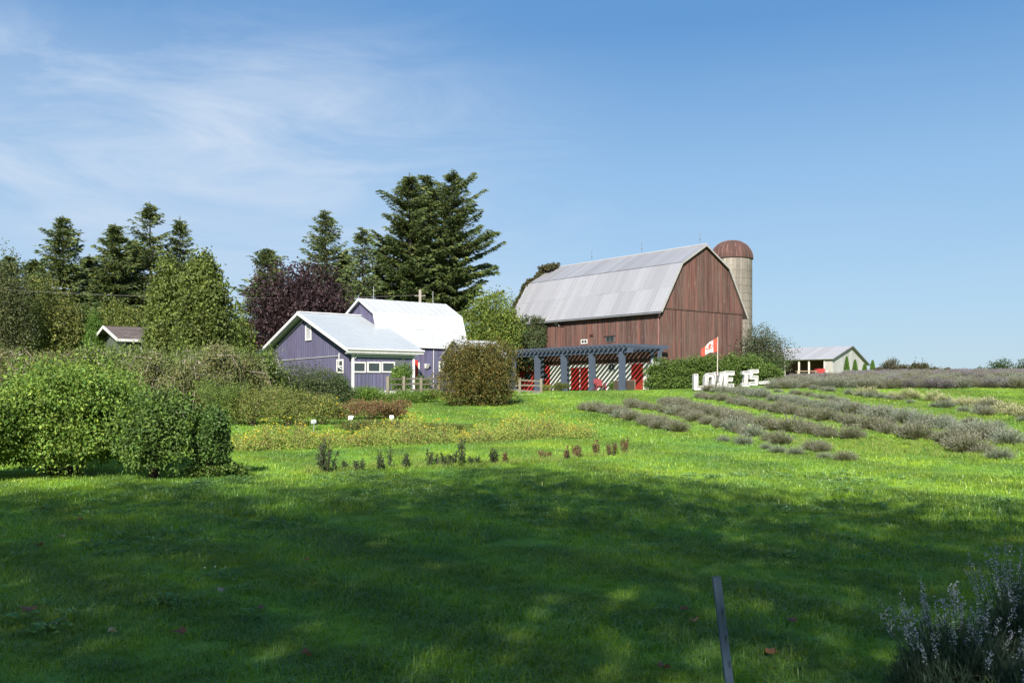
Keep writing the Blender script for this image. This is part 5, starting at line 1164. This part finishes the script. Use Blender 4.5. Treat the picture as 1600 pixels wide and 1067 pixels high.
# ------------------------------------------------------------------ lavender
def lav_mesh(seed, kind, n=520):
    rng = np.random.default_rng(seed); b = MB(); az = rng.uniform(0, 6.28, n); th = rng.random(n) ** .7 * 1.15; L = rng.uniform(.28, .52, n) * (1 - .15 * th)
    d = np.stack([np.cos(az) * np.sin(th), np.sin(az) * np.sin(th), np.cos(th)], 1); base = np.stack([np.cos(az), np.sin(az), 0 * az], 1) * (rng.random((n, 1)) * .12)
    stem = {'spent': [(0.095, 0.105, 0.055), (0.13, 0.13, 0.08), (0.075, 0.09, 0.04)], 'silver': [(0.10, 0.125, 0.085), (0.15, 0.17, 0.125), (0.08, 0.10, 0.06)], 'pale': [(0.13, 0.15, 0.06), (0.20, 0.20, 0.11), (0.09, 0.12, 0.04)], 'purple': [(0.075, 0.085, 0.06), (0.09, 0.08, 0.075)]}[kind]
    head = {'spent': [(0.115, 0.118, 0.088), (0.145, 0.145, 0.105), (0.10, 0.095, 0.08)], 'silver': [(0.17, 0.18, 0.15), (0.13, 0.14, 0.12)], 'pale': [(0.30, 0.28, 0.18), (0.26, 0.27, 0.15)], 'purple': [(0.12, 0.10, 0.15), (0.16, 0.14, 0.18), (0.11, 0.10, 0.105)]}[kind]
    b.leaves(base, d, L, .022, palette(rng, n, stem, .15), rng)
    k = 500; a2 = rng.uniform(0, 6.28, k); t2 = rng.random(k) ** .6 * 1.5; r2 = rng.uniform(.12, .30, k); P = np.stack([np.cos(a2) * np.sin(t2), np.sin(a2) * np.sin(t2), np.cos(t2) * .85], 1) * r2[:, None]
    b.leaves(P, nrm(P + rng.normal(size=P.shape) * .1), .10, .022, palette(rng, k, stem, .2), rng)
    q = rng.random(n) < (.8 if kind in ('spent', 'purple') else .45)
    b.leaves((base + d * L[:, None])[q], nrm(d[q] + rng.normal(size=(q.sum(), 3)) * .12), .065, .026, palette(rng, int(q.sum()), head, .15), rng)
    return b.build('lavender_bush', MAT['leaf'], mesh_only=True)
LV = {k: [lav_mesh(300 + i * 10 + j, k) for j in range(3)] for i, k in enumerate(('spent', 'silver', 'pale', 'purple'))}
ORD = 'first second third fourth fifth sixth seventh eighth ninth tenth eleventh twelfth thirteenth fourteenth fifteenth sixteenth seventeenth eighteenth nineteenth twentieth twenty-first twenty-second twenty-third twenty-fourth twenty-fifth twenty-sixth'.split()
def lav_rows():
    rng = np.random.default_rng(88); cnt = 0; extra = []
    # base line pixels of each row, kind, density (bushes per pixel-length step), scatter, scale, label
    rows = [
     ([(915, 640), (960, 648), (1000, 660), (1045, 672), (1080, 680)], 'spent', 1.0, 1.25, 'brown grey lavender bush at the left end of the field edge row'),
     ([(1120, 690), (1165, 697), (1210, 704), (1265, 714), (1325, 722)], 'silver', .8, .85, 'silvery lavender clump in the broken front row by the lawn'),
     ([(985, 634), (1040, 646), (1100, 662), (1160, 679), (1200, 690), (1260, 700), (1310, 712)], 'spent', .85, 1.15, 'brown grey lavender bush in the second row from the lawn'),
     ([(1035, 631), (1100, 646), (1160, 660), (1215, 672), (1290, 684), (1330, 690)], 'spent', 1.1, 1.3, 'brown grey lavender bush in the third row from the lawn'),
     ([(1090, 622), (1150, 632), (1220, 646), (1290, 658), (1340, 666), (1400, 682), (1480, 696), (1560, 716), (1600, 722)], 'spent', 1.1, 1.3, 'greyish lavender bush in the long fourth row'),
     ([(1100, 611), (1170, 618), (1250, 634), (1340, 648), (1420, 662), (1500, 676), (1600, 697)], 'silver', 1.35, 1.35, 'grey green lavender bush in the dense unbroken row'),
     ([(1190, 612), (1245, 618), (1300, 626), (1345, 640), (1420, 652), (1500, 662), (1600, 672)], 'silver', .45, .95, 'small silvery lavender clump in the patchy row above the dense one'),
     ([(1250, 608), (1310, 615), (1365, 622), (1440, 634), (1520, 646), (1600, 660)], 'silver', .45, 1.1, 'silvery lavender clump in the patchy row below the pale row'),
     ([(1335, 617), (1365, 620), (1400, 622), (1450, 627), (1490, 632), (1545, 640), (1600, 654)], 'pale', .9, 1.45, 'pale yellowish lavender bush in the tall pale row'),
    ]
    for pts, kind, dens, sc, lb in rows:
        W_ = [np.array(gp(*p)[:2]) for p in pts]; acc = []; gap = .14
        for a, c in zip(W_[:-1], W_[1:]):
            L = np.linalg.norm(c - a); n = max(1, int(L / .56 * dens))
            for i in range(n):
                f = (i + rng.random() * .8) / n; q = a + (c - a) * f + rng.normal(size=2) * .12
                kd = kind if rng.random() < .85 else rng.choice(['spent', 'silver'])
                s = sc * .68 * rng.uniform(.65, 1.25); me = LV[kd][rng.integers(0, 3)]
                if rng.random() < gap: continue
                item = [me, (q[0], q[1], hz(*q) - .02), rng.uniform(0, 6.28), s * 1.15, s * rng.uniform(.8, 1.1), lb]; acc.append(item)
                extra.append(item)
        m = len(acc)
        for i, it in enumerate(acc):
            it[5] = (lb + ', ' + ORD[i] + ' from left') if m <= 26 else (lb + ', ' + ('left', 'middle', 'right')[min(2, 3 * i // m)] + ' stretch')
    extra.sort(key=lambda e: e[1][1]); print('lavender', len(extra))
    for me, loc, rz, s, sz, lb in extra[:298]:
        o = bpy.data.objects.new('lavender_bush', me); C.objects.link(o); o.location = loc; o.rotation_euler = (0, 0, rz); o.scale = (s, s, sz)
        tag(o, lb, 'lavender', 'lavender: ' + lb.split(',')[0] + (lb.split(',')[1] if 'stretch' in lb else ''))
    P = [e[1] for e in extra[298:]]; R = [(0, 0, e[2]) for e in extra[298:]]; Sc = [e[3] for e in extra[298:]]
    idx = [rng.integers(0, 6) for e in extra[298:]]
    # the dense band along the crest: rows close together
    kinds = LV['spent'] + LV['silver'] + LV['purple']
    for row in range(13):
        f = row / 12; y_l = 604 - 13 * f; 
        for px in np.arange(1206 + 0, 1640, 6 - 2.0 * f):
            d = 60 + 62 * f + (px - 1200) * .0; d = d - 4 * (px - 1200) / 400
            xx = (px + rng.uniform(-3, 3) - 800) / F * d; yy = d + rng.normal() * .35
            if px < 1320 and f > .45 + .0: continue
            if rng.random() < .12: continue
            P.append((xx, yy, hz(xx, yy) - .03)); R.append((0, 0, rng.uniform(0, 6.28))); Sc.append(rng.uniform(1.0, 1.6)); idx.append(int(rng.choice([0, 1, 2, 3, 6, 7, 8, 6, 7, 8] if f > .25 else [0, 1, 2, 3, 4, 6, 5])))
    scatter('lavender_field', kinds, P, R, Sc, 'dense purple grey lavender covering the crest of the hill', 'lavender field', idx)
lav_rows()

# rough weeds between the lavender rows and along bed edges
def rough_grass():
    rng = np.random.default_rng(91)
    m = []
    for s in (1, 2):
        r2 = np.random.default_rng(s); b = MB(); n = 60; a = r2.uniform(0, 6.28, n); P = np.stack([r2.normal(0, .08, n), r2.normal(0, .08, n), 0 * a - .01], 1); d = np.stack([np.cos(a) * .5, np.sin(a) * .5, np.ones(n)], 1); b.leaves(P, d, r2.uniform(.08, .2, n), .014, palette(r2, n, [(0.10, 0.19, 0.03), (0.15, 0.22, 0.03), (0.16, 0.17, 0.05)]), r2); m.append(b.build('rough_tuft', MAT['leaf'], mesh_only=True))
    P = []
    for k in range(1700):
        px = rng.uniform(930, 1640); py = rng.uniform(606, 728)
        if py > 638 + (px - 930) * .19 or py > 718: continue
        P.append(gp(px, py))
    for k in range(150):
        px = rng.uniform(480, 985); py = np.interp(px, [480, 800, 985], [737, 725, 709]) + rng.normal() * 1.5
        P.append(gp(px, py))
    scatter('rough_weeds', m, P, [(0, 0, rng.uniform(0, 6)) for _ in P], [rng.uniform(.4, 1.0) for _ in P], 'rough weedy grass between the lavender rows', 'weeds')
rough_grass()

def lawn_weeds():
    rng = np.random.default_rng(61); m = []
    for s in (1, 2, 3):
        r2 = np.random.default_rng(50 + s); b = MB(); n = 34; a = r2.uniform(0, 6.28, n); r = r2.uniform(0, .09, n); P = np.stack([np.cos(a) * r, np.sin(a) * r, r2.uniform(.015, .05, n)], 1)
        b.leaves(P, np.stack([np.cos(a + r2.normal(0, .6, n)), np.sin(a), .35 + 0 * a], 1), r2.uniform(.02, .055, n), .02, palette(r2, n, [(0.07, 0.15, 0.05), (0.10, 0.19, 0.07), (0.13, 0.20, 0.05)]), r2, flat=(0, 0, 1))
        if s == 3: b.leaves(P[:3] + (0, 0, .04), np.tile((0, 0, 1.), (3, 1)), .012, .012, (.6, .6, .55), r2)
        m.append(b.build('weed_rosette', MAT['leaf'], mesh_only=True))
    P = []; cs = [(rng.uniform(-7, 7), rng.uniform(3.5, 17)) for _ in range(46)]
    for cx, cy in cs:
        for k in range(rng.integers(5, 22)):
            x, y = cx + rng.normal() * .45, cy + rng.normal() * .45
            if y > 3 and abs(x) < .62 * y + 1: P.append((x, y, hz(x, y)))
    scatter('lawn_weeds', m, P, [(0, 0, rng.uniform(0, 6)) for _ in P], [rng.uniform(.6, 1.5) for _ in P], 'clover and broad leaved weeds growing in patches in the lawn', 'weeds', [int(rng.choice([0, 1], p=[.5, .5]) if rng.random() < .93 else 2) for _ in P])
lawn_weeds()

# ------------------------------------------------------------------ foreground: steel stake, lavender plants, fallen leaves
def stake():
    Y = 3.6; x = (1121 - 800) / F * Y; t = thing('steel_stake', 'blue grey steel garden stake leaning in the shaded foreground lawn', 'stake', (x + .13, Y - .05, 0), 0)
    zt = zpx(901, Y); b = MB(); c = (.07, .11, .20)
    top = np.array([-.13, .05, zt]); bot = np.array([-.02, 0, -.1])
    for (ox, w, dy) in ((-.009, .014, 0.0), (.0075, .012, .004)): b.bar(bot + (ox, dy, 0), top + (ox, dy, 0), w, .005, c, up=(0, 1, 0))
    b.bar(bot + (0, .012, 0), top + (0, .012, 0), .006, .02, c, up=(0, 1, 0)); b.bar(bot + (-.0165, .01, 0), top + (-.0165, .01, 0), .003, .022, c, up=(0, 1, 0)); b.build('channel', MAT['paint'], t)
    b = MB()
    for k in range(9):
        f = .05 + k / 9 * .9; p = bot + (top - bot) * f; b.box(p[0] + .002, p[0] + .010, p[1] - .012, p[1] - .004, p[2], p[2] + .02, (.07, .1, .15))
    b.build('studs', MAT['metal'], t, kind='stuff')
stake()
def near_lav(px, Y, h, w, seed, lb, n=900):
    rng = np.random.default_rng(seed); x, y, z = at(px, Y); t = thing('flowering_lavender', lb, 'lavender', (x, y, z), 0, 'lavender plants in the bottom right corner')
    b = MB(); fl = MB(); st = MB()
    az = rng.uniform(0, 6.28, n); r = rng.random(n) ** .6 * w * .5; hh = h * .74 * np.sqrt(np.maximum(.05, 1 - (r / (w * .52)) ** 2)) * rng.uniform(.55, 1.1, n)
    P = np.stack([np.cos(az) * r * .45, np.sin(az) * r * .45, 0 * r], 1); T = np.stack([np.cos(az) * r, np.sin(az) * r, hh], 1)
    for k in range(n):
        f = rng.uniform(.15, 1, 30)[:, None]; Q = P[k] + (T[k] - P[k]) * f + rng.normal(size=(30, 3)) * .008; dd = nrm(T[k] - P[k] + rng.normal(size=(30, 3)) * .30 * np.linalg.norm(T[k] - P[k])); b.leaves(Q, dd, .05 * rng.uniform(.6, 1.2, 30), .0055, palette(rng, 30, [(0.045, 0.075, 0.05), (0.07, 0.10, 0.07), (0.03, 0.05, 0.03)], .15), rng)
    for k in range(int(n / 26)):
        a = rng.uniform(0, 6.28); rr = rng.uniform(.08, .52) * w; e = np.array([math.cos(a) * rr, math.sin(a) * rr, h * rng.uniform(.72, 1.02) * (1 - .35 * (rr / w) ** 2)]); s = np.array([e[0] * .3, e[1] * .3, .05]); m = (s + e) / 2 + (0, 0, .04)
        st.tube([s, m, e], [.0018, .0016, .0012], 3, (.05, .08, .05), cap=False)
        q = 34; f = rng.random((q, 1)); fl.leaves(m + (e - m) * (.55 + .5 * f) + rng.normal(size=(q, 3)) * .005, nrm(rng.normal(size=(q, 3)) + (0, 0, .4)), .011, .008, palette(rng, q, [(0.30, 0.30, 0.42), (0.40, 0.42, 0.50), (0.20, 0.20, 0.30), (0.5, 0.5, 0.52)], .15), rng)
    b.build('foliage', MAT['leaf'], t); fl.build('flower_spikes', MAT['petal'], t, kind='stuff'); st.build('stems', MAT['leaf'], t)
near_lav(1492, 4.2, .72, .66, 401, 'flowering lavender with pale spikes left of the corner one', 1300)
near_lav(1605, 4.6, .84, .6, 402, 'taller flowering lavender in the bottom right corner', 1200)
near_lav(1650, 3.9, .70, .7, 403, 'flowering lavender mostly cut by the right edge', 500)
def tall_grass():
    rng = np.random.default_rng(44); x, y, z = at(1560, 4.0); b = MB()
    for k in range(130):
        a = rng.uniform(0, 6.28); s = np.array([rng.normal(0, .07), rng.normal(0, .07), 0]); L = rng.uniform(.25, .55); e = s + (math.cos(a) * L * .5, math.sin(a) * L * .5, L * .65); m = s + (math.cos(a) * L * .12, math.sin(a) * L * .12, L * .7)
        sd = np.array([-math.sin(a), math.cos(a), 0]) * .003; c = palette(rng, 1, [(0.10, 0.15, 0.04), (0.18, 0.19, 0.07), (0.22, 0.18, 0.09)])[0]
        b.add([s - sd, s + sd, m + sd, m - sd, e], [[0, 1, 2, 3]], c); b.L.append(np.array([3, 2, 4]) + b.n - 5); b.T.append(np.array([3])); b.M.append(np.array([0]))
    b.build('grass_tussock', MAT['leaf'], loc=(x, y, z), label='tuft of long pale grass blades between the corner lavender plants', cat='grass tuft')
tall_grass()
def fallen():
    rng = np.random.default_rng(17)
    spots = [(125, 819, 'orange fallen leaf near the left, upper part of the shade'), (45, 963, 'large red brown fallen leaf by the left edge'), (97, 847, 'pale fallen leaf left of the orange one'), (175, 1004, 'pale tan fallen leaf near the bottom left'), (344, 933, 'small tan fallen leaf in the left middle of the shade'), (409, 963, 'red brown fallen leaf right of the small tan one'), (281, 1003, 'dull brown fallen leaf near the bottom, left part'), (478, 1040, 'dark fallen leaf close to the bottom edge'), (476, 885, 'brown fallen leaf at mid height of the shade'), (61, 860, 'faint brown fallen leaf at the far left'), (1084, 983, 'orange brown fallen leaf just left of the stake'), (1070, 966, 'dull fallen leaf above the orange one near the stake'), (1237, 984, 'dark fallen leaf right of the stake'), (1204, 1032, 'small orange fallen leaf lower right of the stake'), (1036, 1058, 'red fallen leaf at the bottom edge left of the stake')]
    for i, (px, py, lb) in enumerate(spots):
        x, y, z = gp(px, py); r = .045 if i != 1 else .075; k = 10; ang = np.linspace(0, 6.283, k, endpoint=False); rr = r * (.65 + .35 * np.abs(np.cos(ang * 2.5))) ; zz = .012 * np.sin(ang * 2 + i)
        P = [(0, 0, 0)] + [(rr[j] * math.cos(ang[j]), rr[j] * math.sin(ang[j]) * .8, zz[j] + .015 * abs(math.cos(ang[j]))) for j in range(k)]
        c = [(.30, .13, .05), (.17, .075, .045), (.30, .24, .14), (.32, .25, .16)][[0, 1, 2, 3, 3, 1, 1, 1, 0, 1, 0, 1, 1, 0, 1][i]]
        b = MB(); b.add(P, [[0, 1 + j, 1 + (j + 1) % k] for j in range(k)], c); b.tube([(0, 0, 0), (-r * 1.5, .01, .01)], .0018, 3, c)
        o = b.build('fallen_leaf', MAT['leaf'], loc=(x, y, z + .05), rz=rng.uniform(0, 6), label=lb, cat='fallen leaf', group='fallen leaves on the shaded lawn'); o.rotation_euler[0] = rng.uniform(-.5, .5)
fallen()

# ------------------------------------------------------------------ trees behind the viewpoint whose shade falls over the lawn
BH = [(0.04, 0.075, 0.02), (0.06, 0.10, 0.025)]
for i, (x, y, h, w, n, lb) in enumerate(((-3.0, -9, 16.7, 9.2, 23000, 'tall shade tree behind the viewpoint, middle one'), (-8.8, -9.0, 15.2, 7.6, 18000, 'shade tree behind the viewpoint on the left'), (2.2, -9, 13.5, 7.4, 14500, 'shade tree behind the viewpoint right of the middle one'), (7.8, -9, 9.8, 6.6, 9500, 'lower shade tree behind the viewpoint on the right'))):
    deciduous('shade_tree', lb, 'tree', (x, y, 0), h, w, 500 + i, BH, leaf=.20, n=n, clear=.42, nb=30, group='shade trees behind the viewpoint')
